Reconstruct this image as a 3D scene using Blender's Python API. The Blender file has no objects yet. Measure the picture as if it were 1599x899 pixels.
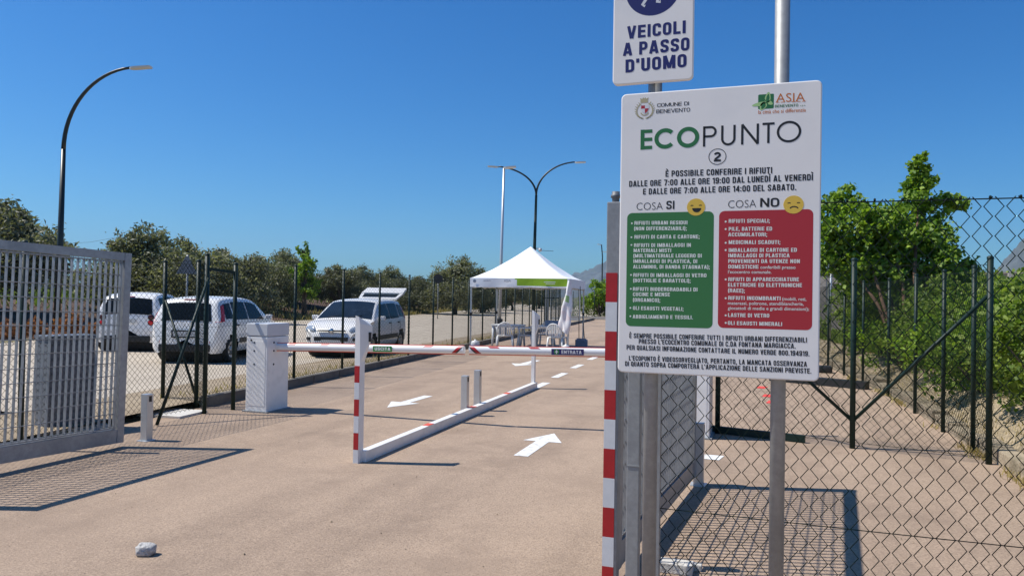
import bpy, bmesh, math, random
import numpy as np
from mathutils import Vector, Matrix
rnd = random.Random(7)
S = bpy.context.scene
COL = S.collection
rad = math.radians
PI = math.pi

# ------------------------------------------------------------ camera, sky, sun, exposure
FPX, CX, CY = 1160.0, 799.5, 449.5          # focal length and centre in photo pixels (1599 wide)
YAW, PITCH, ROLL, EYE = rad(19.0), math.atan(13/1160), rad(0.9), 1.6
_f0 = Vector((-math.sin(YAW), math.cos(YAW), 0)); _r0 = Vector((math.cos(YAW), math.sin(YAW), 0)); _u0 = Vector((0, 0, 1))
CF = math.cos(PITCH)*_f0 + math.sin(PITCH)*_u0; _u1 = -math.sin(PITCH)*_f0 + math.cos(PITCH)*_u0
CR = math.cos(ROLL)*_r0 + math.sin(ROLL)*_u1; CU = -math.sin(ROLL)*_r0 + math.cos(ROLL)*_u1
CC = Vector((0, 0, EYE))
cam = bpy.data.cameras.new('camera'); cam.sensor_width = 36; cam.lens = 36*FPX/1599
cam.clip_start = 0.05; cam.clip_end = 30000
co = bpy.data.objects.new('camera', cam); COL.objects.link(co)
co.matrix_world = Matrix(((CR.x, CU.x, -CF.x, CC.x), (CR.y, CU.y, -CF.y, CC.y), (CR.z, CU.z, -CF.z, CC.z), (0, 0, 0, 1)))
S.camera = co

SUN_EL, SUN_AZ = rad(56), rad(16)
sd = Vector((-math.cos(SUN_AZ)*math.cos(SUN_EL), -math.sin(SUN_AZ)*math.cos(SUN_EL), math.sin(SUN_EL)))
W = bpy.data.worlds.new('World'); S.world = W; W.use_nodes = True
nt = W.node_tree
sky = nt.nodes.new('ShaderNodeTexSky'); sky.sky_type = 'NISHITA'; sky.sun_disc = False
sky.sun_elevation = SUN_EL; sky.sun_rotation = math.atan2(sd.x, sd.y)
sky.altitude = 200; sky.air_density = 1.0; sky.dust_density = 0.8; sky.ozone_density = 3.0
bg = nt.nodes['Background']; bg.inputs[1].default_value = 0.085
hs = nt.nodes.new('ShaderNodeHueSaturation'); hs.inputs['Saturation'].default_value = 1.38
tn = nt.nodes.new('ShaderNodeVectorMath'); tn.operation = 'MULTIPLY'; tn.inputs[1].default_value = (.56, 1.03, 1.30)
nt.links.new(sky.outputs[0], hs.inputs['Color']); nt.links.new(hs.outputs[0], tn.inputs[0]); nt.links.new(tn.outputs[0], bg.inputs[0])
sl = bpy.data.lights.new('sun', 'SUN'); sl.energy = 5.0; sl.angle = rad(0.53); sl.color = (1, 0.955, 0.88)
so = bpy.data.objects.new('sun', sl); COL.objects.link(so)
so.rotation_euler = sd.to_track_quat('Z', 'Y').to_euler(); so.location = (-30, -10, 60)
S.view_settings.view_transform = 'Standard'; S.view_settings.look = 'None'
S.view_settings.exposure = 0.2; S.view_settings.gamma = 1.0
S.cycles.max_bounces = 6; S.cycles.transparent_max_bounces = 12

# ------------------------------------------------------------ pixel helpers (photo pixel -> point on a known plane)
def ray(px, py): return CF + CR*((px-CX)/FPX) - CU*((py-CY)/FPX)
def atY(px, py, y): d = ray(px, py); return CC + d*(y/d.y)
def atZ(px, py, z=0.0): d = ray(px, py); return CC + d*((z-EYE)/d.z)
def atD(px, D, z=0.0):
    """point on column px of the photo, D metres deep along the view, at height z"""
    p = CC + _f0*D + _r0*((px-CX)/FPX*D); p.z = z; return p
def cam2site(X, Z): p = _f0*Z + _r0*X; return p.x, p.y

# ------------------------------------------------------------ mesh builder
class MB:
    def __init__(s): s.v = []; s.f = []; s.m = []; s.sm = []; s.cur = 0; s.smooth = False
    def add(s, vs, fs):
        o = len(s.v); s.v.extend([tuple(v) for v in vs])
        for f in fs: s.f.append([i+o for i in f]); s.m.append(s.cur); s.sm.append(s.smooth)
    def box(s, c, sz, rz=0.0, M=None):
        x, y, z = sz[0]/2, sz[1]/2, sz[2]/2
        vs = [Vector((a*x, b*y, d*z)) for d in (-1, 1) for b in (-1, 1) for a in (-1, 1)]
        R = M or Matrix.Rotation(rz, 3, 'Z')
        vs = [R @ v + Vector(c) for v in vs]
        sm = s.smooth; s.smooth = False
        s.add(vs, [(0, 2, 3, 1), (4, 5, 7, 6), (0, 1, 5, 4), (2, 6, 7, 3), (0, 4, 6, 2), (1, 3, 7, 5)]); s.smooth = sm
    def bbox(s, c, sz, b=0.01, rz=0.0, M=None):
        """bevelled box"""
        bm = bmesh.new(); bmesh.ops.create_cube(bm, size=1)
        bmesh.ops.scale(bm, vec=sz, verts=bm.verts)
        bmesh.ops.bevel(bm, geom=bm.edges[:], offset=b, segments=2, profile=0.6, affect='EDGES')
        R = M or Matrix.Rotation(rz, 3, 'Z')
        s.add([R @ v.co + Vector(c) for v in bm.verts], [[v.index for v in f.verts] for f in bm.faces]); bm.free()
    def bar(s, a, b, w, h, up=Vector((0, 0, 1))):
        """rectangular bar from a to b, w wide, h along up"""
        a, b = Vector(a), Vector(b); d = (b-a); L = d.length; d.normalize()
        x = d.cross(up)
        if x.length < 1e-4: x = d.cross(Vector((0, 1, 0)))
        x.normalize(); u = x.cross(d)
        M = Matrix((( d.x, x.x, u.x), (d.y, x.y, u.y), (d.z, x.z, u.z)))
        s.box((a+b)/2, (L, w, h), M=M)
    def tube(s, path, r, n=8, cap=True):
        path = [Vector(p) for p in path]; k = len(path)
        rs = r if isinstance(r, (list, tuple)) else [r]*k
        vs = []; pu = None
        for i, p in enumerate(path):
            d = (path[min(i+1, k-1)] - path[max(i-1, 0)]).normalized()
            if pu is None:
                pu = d.orthogonal().normalized()
            else:
                pu = (pu - d*pu.dot(d))
                pu = pu.normalized() if pu.length > 1e-5 else d.orthogonal().normalized()
            w = d.cross(pu)
            for j in range(n):
                a = 2*PI*j/n; vs.append(p + (pu*math.cos(a) + w*math.sin(a))*rs[i])
        fs = [(i*n+j, i*n+(j+1) % n, (i+1)*n+(j+1) % n, (i+1)*n+j) for i in range(k-1) for j in range(n)]
        if cap: fs.append(tuple(range(n-1, -1, -1))); fs.append(tuple(range((k-1)*n, k*n)))
        sm = s.smooth; s.smooth = True; s.add(vs, fs); s.smooth = sm
    def lathe(s, prof, n=16, o=(0, 0, 0), axis='Z', caps=False):
        vs = []; o = Vector(o)
        for (r, z) in prof:
            for j in range(n):
                a = 2*PI*j/n; c, q = r*math.cos(a), r*math.sin(a)
                vs.append(o + (Vector((c, q, z)) if axis == 'Z' else Vector((c, z, q)) if axis == 'Y' else Vector((z, c, q))))
        k = len(prof)
        fs = [(i*n+j, i*n+(j+1) % n, (i+1)*n+(j+1) % n, (i+1)*n+j) for i in range(k-1) for j in range(n)]
        if caps: fs.append(tuple(range(n-1, -1, -1))); fs.append(tuple(range((k-1)*n, k*n)))
        sm = s.smooth; s.smooth = True; s.add(vs, fs); s.smooth = sm
    def prism(s, pts, a, b):
        """polygon of 3D points pts shifted by vector a (front) and b (back)"""
        a, b = Vector(a), Vector(b); n = len(pts)
        vs = [Vector(p)+a for p in pts] + [Vector(p)+b for p in pts]
        fs = [tuple(range(n)), tuple(range(2*n-1, n-1, -1))] + [(i, n+i, n+(i+1) % n, (i+1) % n) for i in range(n)]
        s.add(vs, fs)
    def poly(s, pts): s.add(pts, [tuple(range(len(pts)))])
    def grid(s, fn, nu, nv):
        vs = [fn(i/nu, j/nv) for i in range(nu+1) for j in range(nv+1)]
        fs = [(i*(nv+1)+j, (i+1)*(nv+1)+j, (i+1)*(nv+1)+j+1, i*(nv+1)+j+1) for i in range(nu) for j in range(nv)]
        s.add(vs, fs)
    def build(s, name, mats, parent=None, fix=True, loc=None):
        me = bpy.data.meshes.new(name); me.from_pydata(s.v, [], s.f)
        mats = mats if isinstance(mats, (list, tuple)) else [mats]
        for m in mats: me.materials.append(m)
        me.polygons.foreach_set('material_index', s.m); me.polygons.foreach_set('use_smooth', s.sm)
        if fix:
            bm = bmesh.new(); bm.from_mesh(me); bmesh.ops.recalc_face_normals(bm, faces=bm.faces); bm.to_mesh(me); bm.free()
        me.update()
        o = bpy.data.objects.new(name, me); COL.objects.link(o)
        if parent is not None: o.parent = parent
        if loc is not None: o.location = loc
        return o

def thing(name, label, cat, loc=(0, 0, 0), rz=0.0, group=None):
    o = bpy.data.objects.new(name, None); COL.objects.link(o); o.empty_display_size = 0.2
    o.location = loc; o.rotation_euler = (0, 0, rz); o['label'] = label; o['category'] = cat
    if group: o['group'] = group
    return o
def tag(o, label, cat, group=None, kind=None):
    o['label'] = label; o['category'] = cat
    if group: o['group'] = group
    if kind: o['kind'] = kind
    return o
def struct(o): o['kind'] = 'structure'; return o
def dup(o, loc=None, rz=None, label=None, parent=None, scale=None):
    c = o.copy(); COL.objects.link(c)
    if parent is not None: c.parent = parent
    if loc is not None: c.location = loc
    if rz is not None: c.rotation_euler = (0, 0, rz)
    if scale is not None: c.scale = scale
    if label: c['label'] = label
    for ch in list(o.children): dup(ch, parent=c)
    return c

# ------------------------------------------------------------ materials
def mat(name, col, rough=0.6, metal=0.0, noise=None, bump=None, spec=0.5, coat=0.0, tr=0.0, stain=None):
    """noise=(scale, amount): colour variation; bump=(scale, strength); stain=(scale, colour, amount)"""
    m = bpy.data.materials.new(name); m.use_nodes = True; N = m.node_tree.nodes; L = m.node_tree.links
    p = N['Principled BSDF']; p.inputs['Base Color'].default_value = (*col, 1)
    p.inputs['Roughness'].default_value = rough; p.inputs['Metallic'].default_value = metal
    p.inputs['Specular IOR Level'].default_value = spec; p.inputs['Coat Weight'].default_value = coat
    if tr: p.inputs['Transmission Weight'].default_value = tr
    tc = N.new('ShaderNodeTexCoord'); out = None
    if noise:
        t = N.new('ShaderNodeTexNoise'); t.inputs['Scale'].default_value = noise[0]; t.inputs['Detail'].default_value = 8
        t.inputs['Roughness'].default_value = 0.65
        L.new(tc.outputs['Object'], t.inputs['Vector'])
        mp = N.new('ShaderNodeMapRange'); mp.inputs[1].default_value = 0.3; mp.inputs[2].default_value = 0.7
        mp.inputs[3].default_value = 1-noise[1]; mp.inputs[4].default_value = 1+noise[1]
        L.new(t.outputs['Fac'], mp.inputs[0])
        mx = N.new('ShaderNodeVectorMath'); mx.operation = 'SCALE'; mx.inputs[0].default_value = col
        L.new(mp.outputs[0], mx.inputs['Scale']); out = mx.outputs[0]
    if stain:
        t = N.new('ShaderNodeTexNoise'); t.inputs['Scale'].default_value = stain[0]; t.inputs['Detail'].default_value = 5
        L.new(tc.outputs['Object'], t.inputs['Vector'])
        mp = N.new('ShaderNodeMapRange'); mp.inputs[1].default_value = 0.5; mp.inputs[2].default_value = 0.68
        mp.inputs[4].default_value = stain[2]; L.new(t.outputs['Fac'], mp.inputs[0])
        mi = N.new('ShaderNodeMix'); mi.data_type = 'RGBA'; L.new(mp.outputs[0], mi.inputs[0])
        if out: L.new(out, mi.inputs[6])
        else: mi.inputs[6].default_value = (*col, 1)
        mi.inputs[7].default_value = (*stain[1], 1); out = mi.outputs[2]
    if out: L.new(out, p.inputs['Base Color'])
    if bump:
        t = N.new('ShaderNodeTexNoise'); t.inputs['Scale'].default_value = bump[0]; t.inputs['Detail'].default_value = 6
        L.new(tc.outputs['Object'], t.inputs['Vector'])
        b = N.new('ShaderNodeBump'); b.inputs['Strength'].default_value = bump[1]; b.inputs['Distance'].default_value = 0.02
        L.new(t.outputs['Fac'], b.inputs['Height']); L.new(b.outputs[0], p.inputs['Normal'])
    return m

def leafmat(name, c1, c2, trans=0.25, rough=0.55):
    m = bpy.data.materials.new(name); m.use_nodes = True; N = m.node_tree.nodes; L = m.node_tree.links
    p = N['Principled BSDF']; p.inputs['Roughness'].default_value = rough; p.inputs['Specular IOR Level'].default_value = 0.35
    g = N.new('ShaderNodeNewGeometry'); r = N.new('ShaderNodeValToRGB')
    r.color_ramp.elements[0].color = (*c1, 1); r.color_ramp.elements[1].color = (*c2, 1)
    L.new(g.outputs['Random Per Island'], r.inputs[0]); L.new(r.outputs[0], p.inputs['Base Color'])
    t = N.new('ShaderNodeBsdfTranslucent')
    tw = N.new('ShaderNodeVectorMath'); tw.operation = 'MULTIPLY'; tw.inputs[1].default_value = (1.25, 1.35, 0.6)
    L.new(r.outputs[0], tw.inputs[0]); L.new(tw.outputs[0], t.inputs['Color'])
    mx = N.new('ShaderNodeMixShader'); mx.inputs[0].default_value = trans
    L.new(p.outputs[0], mx.inputs[1]); L.new(t.outputs[0], mx.inputs[2])
    L.new(mx.outputs[0], N['Material Output'].inputs[0])
    return m

def pavemat(name, c1, c2, c3, grit=260, crack=0.0):
    """worn paving: broad colour drift, blotches, fine grit, bump"""
    m = bpy.data.materials.new(name); m.use_nodes = True; N = m.node_tree.nodes; L = m.node_tree.links
    p = N['Principled BSDF']; p.inputs['Roughness'].default_value = 0.88; p.inputs['Specular IOR Level'].default_value = 0.25
    tc = N.new('ShaderNodeTexCoord')
    def noise(sc, det, rough=0.6, vec=None):
        t = N.new('ShaderNodeTexNoise'); t.inputs['Scale'].default_value = sc; t.inputs['Detail'].default_value = det
        t.inputs['Roughness'].default_value = rough; L.new(vec or tc.outputs['Object'], t.inputs['Vector']); return t.outputs['Fac']
    def mix(fac, a, b, lo=0.35, hi=0.65, amt=1.0, blend='MIX'):
        mp = N.new('ShaderNodeMapRange'); mp.inputs[1].default_value = lo; mp.inputs[2].default_value = hi; mp.inputs[4].default_value = amt
        L.new(fac, mp.inputs[0]); x = N.new('ShaderNodeMix'); x.data_type = 'RGBA'; x.blend_type = blend; L.new(mp.outputs[0], x.inputs[0])
        for i, c in ((6, a), (7, b)):
            if isinstance(c, tuple): x.inputs[i].default_value = (*c, 1)
            else: L.new(c, x.inputs[i])
        return x.outputs[2]
    # wheel-track streaks: noise stretched along the lane
    mpn = N.new('ShaderNodeMapping'); mpn.inputs['Scale'].default_value = (1.0, 0.12, 1); L.new(tc.outputs['Object'], mpn.inputs['Vector'])
    a = mix(noise(0.35, 5), c1, c2)
    a = mix(noise(1.4, 4, 0.6, mpn.outputs[0]), a, c3, 0.48, 0.70, 0.7)
    a = mix(noise(2.3, 6, 0.7), a, c3, 0.5, 0.8, 0.5)
    dark = tuple(x*0.55 for x in c1); lite = tuple(min(1, x*1.35) for x in c1)
    a = mix(noise(grit, 2, 0.5), a, dark, 0.52, 0.70, 0.65)
    a = mix(noise(grit*0.6, 2, 0.5), a, lite, 0.54, 0.72, 0.6)
    a = mix(noise(grit*.28, 3, .65), a, dark, 0.46, 0.64, 0.75)
    a = mix(noise(grit*.22, 2, .6), a, lite, 0.50, 0.68, 0.45)
    a = mix(noise(26, 3, 0.6), a, dark, 0.60, 0.76, 0.4)
    a = mix(noise(.9, 7, .75), a, c3, 0.48, 0.62, 0.55)
    a = mix(noise(.55, 3, .5, mpn.outputs[0]), a, lite, 0.55, 0.7, 0.22)
    vs_ = N.new('ShaderNodeTexVoronoi'); vs_.inputs['Scale'].default_value = grit*.05; L.new(tc.outputs['Object'], vs_.inputs['Vector'])
    iv = N.new('ShaderNodeMath'); iv.operation = 'SUBTRACT'; iv.inputs[0].default_value = 1; L.new(vs_.outputs['Distance'], iv.inputs[1])
    a = mix(iv.outputs[0], a, tuple(x*.3 for x in c1), .90, .94, .7)
    if crack:
        v = N.new('ShaderNodeTexVoronoi'); v.feature = 'DISTANCE_TO_EDGE'; v.inputs['Scale'].default_value = 0.32
        wv = N.new('ShaderNodeTexNoise'); wv.inputs['Scale'].default_value = 1.5; wv.inputs['Detail'].default_value = 6
        L.new(tc.outputs['Object'], wv.inputs['Vector'])
        ad = N.new('ShaderNodeMix'); ad.data_type = 'VECTOR'; ad.inputs[0].default_value = 0.25
        L.new(tc.outputs['Object'], ad.inputs[4]); L.new(wv.outputs['Color'], ad.inputs[5]); L.new(ad.outputs[1], v.inputs['Vector'])
        mp = N.new('ShaderNodeMapRange'); mp.inputs[1].default_value = 0.0; mp.inputs[2].default_value = 0.006
        mp.inputs[3].default_value = crack; mp.inputs[4].default_value = 0.0; L.new(v.outputs['Distance'], mp.inputs[0])
        x = N.new('ShaderNodeMix'); x.data_type = 'RGBA'; L.new(mp.outputs[0], x.inputs[0]); L.new(a, x.inputs[6])
        x.inputs[7].default_value = (*dark, 1); a = x.outputs[2]
    L.new(a, p.inputs['Base Color'])
    b = N.new('ShaderNodeBump'); b.inputs['Strength'].default_value = 0.8; b.inputs['Distance'].default_value = 0.008
    L.new(noise(grit*0.35, 4, .7), b.inputs['Height']); L.new(b.outputs[0], p.inputs['Normal'])
    return m

M = {}
M['paving'] = pavemat('paving', (.390, .285, .205), (.440, .325, .236), (.245, .178, .130))
M['road'] = pavemat('road_surface', (.50, .425, .33), (.54, .46, .36), (.40, .335, .26), 120)
M['gravel'] = pavemat('gravel', (.34, .265, .18), (.42, .33, .22), (.22, .165, .105), 90)
M['soil'] = pavemat('soil', (.115, .07, .045), (.16, .10, .065), (.07, .043, .03), 30)
M['earth'] = pavemat('earth', (.17, .155, .08), (.22, .18, .09), (.11, .11, .05), 30)
M['bank'] = pavemat('bank_soil', (.38, .30, .195), (.44, .345, .225), (.24, .185, .11), 60)
M['marking'] = mat('marking_paint', (.76, .76, .74), .7, noise=(14, .07), bump=(200, .3), stain=(16, (.45, .39, .32), .6))
M['redmark'] = mat('red_paint', (.75, .07, .05), .7)
M['galv'] = mat('galvanised_steel', (.36, .365, .37), .5, .5, noise=(22, .16), stain=(3, (.25, .26, .27), .5))
M['galvdull'] = mat('galvanised_dull', (.31, .315, .315), .55, .4, noise=(30, .14), stain=(4, (.22, .225, .23), .6))
M['alu'] = mat('aluminium', (.56, .57, .57), .4, .6, noise=(12, .06))
M['green'] = mat('green_coating', (.007, .022, .017), .5, spec=.3)
M['wire'] = mat('green_wire', (.007, .016, .012), .6, spec=.15)
M['white'] = mat('white_paint', (.87, .845, .80), .35, noise=(5, .04), stain=(6, (.55, .53, .48), .25))
M['whitecap'] = mat('grey_cap', (.60, .61, .62), .4)
M['carwhite'] = mat('car_paint', (.86, .835, .79), .22, coat=.35, noise=(3, .02))
M['rubber'] = mat('black_rubber', (.012, .012, .012), .7)
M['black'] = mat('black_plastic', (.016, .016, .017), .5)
M['dark'] = mat('dark_interior', (.01, .01, .012), .8)
M['glass'] = mat('car_glass', (.010, .014, .018), .08, spec=.12)
M['screen'] = mat('windscreen_glass', (.014, .022, .034), .07, spec=.5, noise=(3.5, .6))
M['rim'] = mat('wheel_rim', (.42, .43, .45), .3, .8)
M['lens'] = mat('headlamp_lens', (.45, .5, .55), .08, .3, spec=.8)
M['tail'] = mat('tail_lamp', (.55, .012, .012), .15)
M['taildark'] = mat('dark_lamp', (.06, .008, .008), .15)
M['plate'] = mat('number_plate', (.62, .62, .60), .5)
M['chrome'] = mat('chrome', (.6, .6, .62), .15, 1)
M['red'] = mat('red_reflective', (.42, .012, .016), .4, noise=(18, .1))
M['whiteref'] = mat('white_reflective', (.66, .67, .68), .4, noise=(16, .06))
M['redrubber'] = mat('red_rubber', (.72, .10, .045), .5)
M['boom'] = mat('boom_white', (.82, .81, .79), .3)
M['ugreen'] = mat('label_green', (.03, .22, .06), .4)
M['ublue'] = mat('label_blue', (.03, .025, .14), .4)
M['board'] = mat('sign_face', (.80, .765, .725), .42, noise=(2, .02), stain=(5, (.66, .65, .64), .3))
M['ink'] = mat('black_ink', (.010, .010, .011), .5)
M['navy'] = mat('navy_ink', (.012, .014, .115), .45)
M['sgreen'] = mat('sign_green', (.035, .165, .045), .45)
M['sred'] = mat('sign_red', (.40, .022, .030), .45)
M['egreen'] = mat('title_green', (.022, .15, .045), .45)
M['cream'] = mat('pale_ink', (.72, .74, .68), .5)
M['orange'] = mat('orange_ink', (.55, .15, .015), .5)
M['yellow'] = mat('face_yellow', (.70, .46, .06), .45)
M['gold'] = mat('gold_ink', (.42, .37, .22), .5)
M['lgreen'] = mat('light_green_ink', (.35, .55, .22), .5)
M['lamp'] = mat('lamp_black_green', (.012, .018, .015), .4)
M['lampgrey'] = mat('lamp_grey', (.52, .54, .55), .35, .4)
M['led'] = mat('lamp_head', (.62, .62, .60), .3)
M['canopy'] = mat('canopy_fabric', (.86, .86, .87), .75, bump=(9, .25))
M['canopygreen'] = mat('canopy_green', (.30, .50, .02), .7, bump=(9, .25))
M['plastic'] = mat('white_plastic', (.68, .69, .68), .4)
M['cloth'] = mat('banner_cloth', (.82, .80, .80), .8, stain=(5, (.70, .45, .42), .5))
M['weight'] = mat('grey_weight', (.22, .26, .33), .5)
M['concrete'] = mat('concrete', (.40, .37, .32), .9, noise=(6, .18), bump=(60, .6), stain=(3, (.24, .21, .17), .6))
M['kerbwarm'] = mat('sandy_kerb', (.36, .29, .20), .95, noise=(7, .3), bump=(40, .9), stain=(4, (.17, .14, .085), .7))
M['kerbdark'] = mat('dark_kerb', (.17, .15, .125), .95, noise=(6, .25), bump=(60, .6), stain=(3, (.09, .08, .065), .7))
M['paleconc'] = mat('pale_concrete', (.58, .55, .50), .9, noise=(6, .12), bump=(60, .4))
M['wall'] = mat('wall_concrete', (.27, .24, .21), .9, noise=(2, .25), stain=(1.2, (.15, .14, .13), .7))
M['wallpost'] = mat('wall_post', (.40, .37, .34), .9, noise=(2, .2))
M['cabinet'] = mat('cabinet_grey', (.13, .14, .155), .5, noise=(4, .06))
M['stone'] = mat('pale_stone', (.50, .48, .45), .85, noise=(22, .3), bump=(40, .8), stain=(20, (.16, .15, .15), .9))
M['bark'] = mat('bark', (.10, .075, .055), .95, noise=(12, .35), bump=(40, 1.0))
M['olive'] = leafmat('olive_leaves', (.092, .098, .054), (.30, .298, .19), .3)
M['oliveb'] = leafmat('olive_leaves_dark', (.082, .088, .052), (.275, .27, .18), .3)
M['leaf'] = leafmat('green_leaves', (.04, .10, .012), (.15, .26, .035), .35)
M['leafy'] = leafmat('bright_leaves', (.07, .155, .016), (.30, .42, .05), .4)
M['bushleaf'] = leafmat('bush_leaves', (.085, .15, .028), (.30, .38, .075), .4)
M['rust'] = leafmat('dry_orange_leaves', (.28, .10, .03), (.50, .22, .08), .2)
M['grass'] = leafmat('grass_blades', (.10, .16, .02), (.24, .30, .05), .3)
M['straw'] = leafmat('dry_grass_blades', (.30, .23, .09), (.48, .38, .17), .3)
M['mtn'] = mat('mountain_rock', (.10, .11, .10), .95, noise=(.012, .5), stain=(.006, (.04, .055, .035), .8))
M['ladder'] = mat('blue_label', (.05, .15, .45), .5)

# ------------------------------------------------------------ ground, paving, road, field, bank
FX0, FY0, FSL = -7.62, 10.85, -0.10            # left boundary fence: x = FX0 + FSL*(y-FY0)
def fence_x(y): return FX0 + FSL*(y-FY0)
def kerb_x(y):
    pts = [(-8, 2.55), (4, 2.36), (7.93, 2.22), (9.82, 2.14), (13.99, 2.02), (20.14, 1.36), (30, .2), (60, -3.5)]
    for (a, b), (c, d) in zip(pts, pts[1:]):
        if y <= c: return b + (d-b)*(y-a)/(c-a)
    return pts[-1][1]
g = MB()
def gring(r0, r1, n):
    pass
xs = [-8500, -3000, -900, -300, -100, 100, 300, 900, 3000, 8500]
g.grid(lambda u, v: Vector((xs[round(u*9)], xs[round(v*9)], -0.004)), 9, 9)
struct(g.build('ground', M['earth'], fix=False))

p = MB()
ys = [-9, 0, 4, 7, 8.3, 12, 16, 22, 30, 40, 54]
for y0, y1 in zip(ys, ys[1:]):
    def lx(y): return -14 if y < 7.0 else fence_x(y)
    a0, a1 = (-14, -14) if y1 <= 7.0 else (fence_x(y0), fence_x(y1))
    p.add([(a0, y0, .004), (kerb_x(y0), y0, .004), (kerb_x(y1), y1, .004), (a1, y1, .004)], [(0, 1, 2, 3)])
pave = struct(p.build('pavement', M['paving'], fix=False))

def flat_marking(name, pts, m=None):
    k = MB(); k.poly([(x, y, .008) for x, y in pts]); return k.build(name, m or M['marking'], pave, fix=False)
def arrow(cx, cy, L, w, hw, hl, rz):
    c, s_ = math.cos(rz), math.sin(rz)
    pts = [(-w/2, -L/2), (w/2, -L/2), (w/2, L/2-hl), (hw/2, L/2-hl), (0, L/2), (-hw/2, L/2-hl), (-w/2, L/2-hl)]
    return flat_marking('arrow_marking', [(cx+c*x-s_*y, cy+s_*x+c*y) for x, y in pts])
arrow(-2.33, 7.74, 1.32, .15, .44, .52, rad(1))
arrow(-5.06, 10.04, 1.35, .15, .46, .55, rad(180))
arrow(-5.45, 17.0, 1.7, .18, .6, .6, rad(180))
arrow(-2.9, 18.3, 1.5, .16, .5, .6, 0)
for y0 in (12.35, 14.2, 16.3, 18.7, 21.2, 24.0, 27.0, 30.2, 33.6, 37.2):
    x0 = -3.84 - .075*(y0-12.4)
    flat_marking('dash_marking', [(x0-.075, y0), (x0+.075, y0), (x0+.04, y0+.95), (x0-.11, y0+.95)])
flat_marking('block_marking', [(-.62, 7.68), (-.44, 7.67), (-.40, 7.90), (-.62, 7.90)])
k = MB()
for px, py in ((1190, 605), (1199, 618), (1206, 628)):
    q = atZ(px, py); k.poly([(q.x-.10, q.y-.16, .008), (q.x+.04, q.y-.2, .008), (q.x+.10, q.y+.14, .008), (q.x-.05, q.y+.18, .008)])
k.build('red_marking', M['redmark'], pave, fix=False)
q = atZ(270, 647); k = MB(); k.box((q.x, q.y, .018), (.62, .55, .03), .1); k.build('concrete_slab', M['paleconc'], pave)

def edgeX(Z):                                    # far edge of the outside road, in view coordinates
    pts = [(-30, -17), (10, -15.4), (22, -14.8), (38, -13.9), (45, -11.6), (53, -8.6), (94, -3.4), (150, 2), (240, 10)]
    for (a, b), (c, d) in zip(pts, pts[1:]):
        if Z <= c: return b + (d-b)*(Z-a)/(c-a)
    return pts[-1][1]
r = MB()
Zs = [-30, 0, 10, 16, 22, 30, 38, 45, 53, 70, 94, 120, 150]
rows = []
for Z in Zs:
    a = cam2site(edgeX(Z), Z)
    yy = a[1]+ 0
    # inner edge: the gravel verge next to the fence
    nx = fence_x(max(a[1]*0.9, -20)) - 1.5
    b = (nx, max(a[1]*0.9, -30) if Z > 0 else a[1])
    rows.append((a, b))
for (a0, b0), (a1, b1) in zip(rows, rows[1:]):
    r.add([(a0[0], a0[1], .004), (b0[0], b0[1], .004), (b1[0], b1[1], .004), (a1[0], a1[1], .004)], [(0, 1, 2, 3)])
struct(r.build('road', M['road'], fix=False))
v = MB()
for y0, y1 in zip(range(-20, 60, 4), range(-16, 64, 4)):
    for s0, s1, z0, z1 in ((-.06, -.9, .09, .06), (-.9, -1.9, .06, .006)):
        nn = 1
        lo = 8.3
        if y1 <= lo - 2: continue
        v.add([(fence_x(y0)+s0, y0, z0), (fence_x(y1)+s0, y1, z0), (fence_x(y1)+s1, y1, z1), (fence_x(y0)+s1, y0, z1)], [(0, 1, 2, 3)])
struct(v.build('verge', M['gravel'], fix=False))

nz = np.random.default_rng(3)
def vnoise(x, y, seed=0):
    """smooth value noise"""
    xi, yi = math.floor(x), math.floor(y); fx, fy = x-xi, y-yi
    def h(a, b):
        n = (a*374761393 + b*668265263 + seed*974634777) & 0xffffffff
        n = ((n ^ (n >> 13))*1274126177) & 0xffffffff
        return ((n ^ (n >> 16)) & 0xffff)/65535.0
    fx = fx*fx*(3-2*fx); fy = fy*fy*(3-2*fy)
    return (h(xi, yi)*(1-fx)+h(xi+1, yi)*fx)*(1-fy) + (h(xi, yi+1)*(1-fx)+h(xi+1, yi+1)*fx)*fy
def fbm(x, y, o=4, seed=0):
    s_, a, t = 0, 1, 0
    for i in range(o): s_ += a*vnoise(x*2**i, y*2**i, seed+i); t += a; a *= .5
    return s_/t
def sstep(a, b, x): t = min(1, max(0, (x-a)/(b-a))); return t*t*(3-2*t)
def field_h(X, Z):
    d = edgeX(Z) - X
    return -.05 + 1.05*sstep(0.2, 9, d) + .004*max(0, d) + (.22*fbm(X*1.3, Z*1.3, 4, 5)-.08)*sstep(0, 1.5, d)
f = MB(); f.smooth = True
ds = [0, .4, .8, 1.2, 1.7, 2.2, 2.8, 3.4, 4, 4.7, 5.4, 6.2, 7, 8, 9, 10, 12, 15, 19, 25, 35, 60, 120, 250]
Zr = [-25, -10, 0, 6] + [6+.7*i for i in range(1, 70)] + [58, 62, 66, 70, 76, 84, 94, 110, 130, 160, 200, 240]
def fpt(Z, d):
    X = edgeX(Z) - d; x, y = cam2site(X, Z); return Vector((x, y, field_h(X, Z)))
f.grid(lambda a, b: fpt(Zr[round(a*(len(Zr)-1))], ds[round(b*(len(ds)-1))]), len(Zr)-1, len(ds)-1)
field = struct(f.build('field', M['soil'], fix=False))

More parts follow.
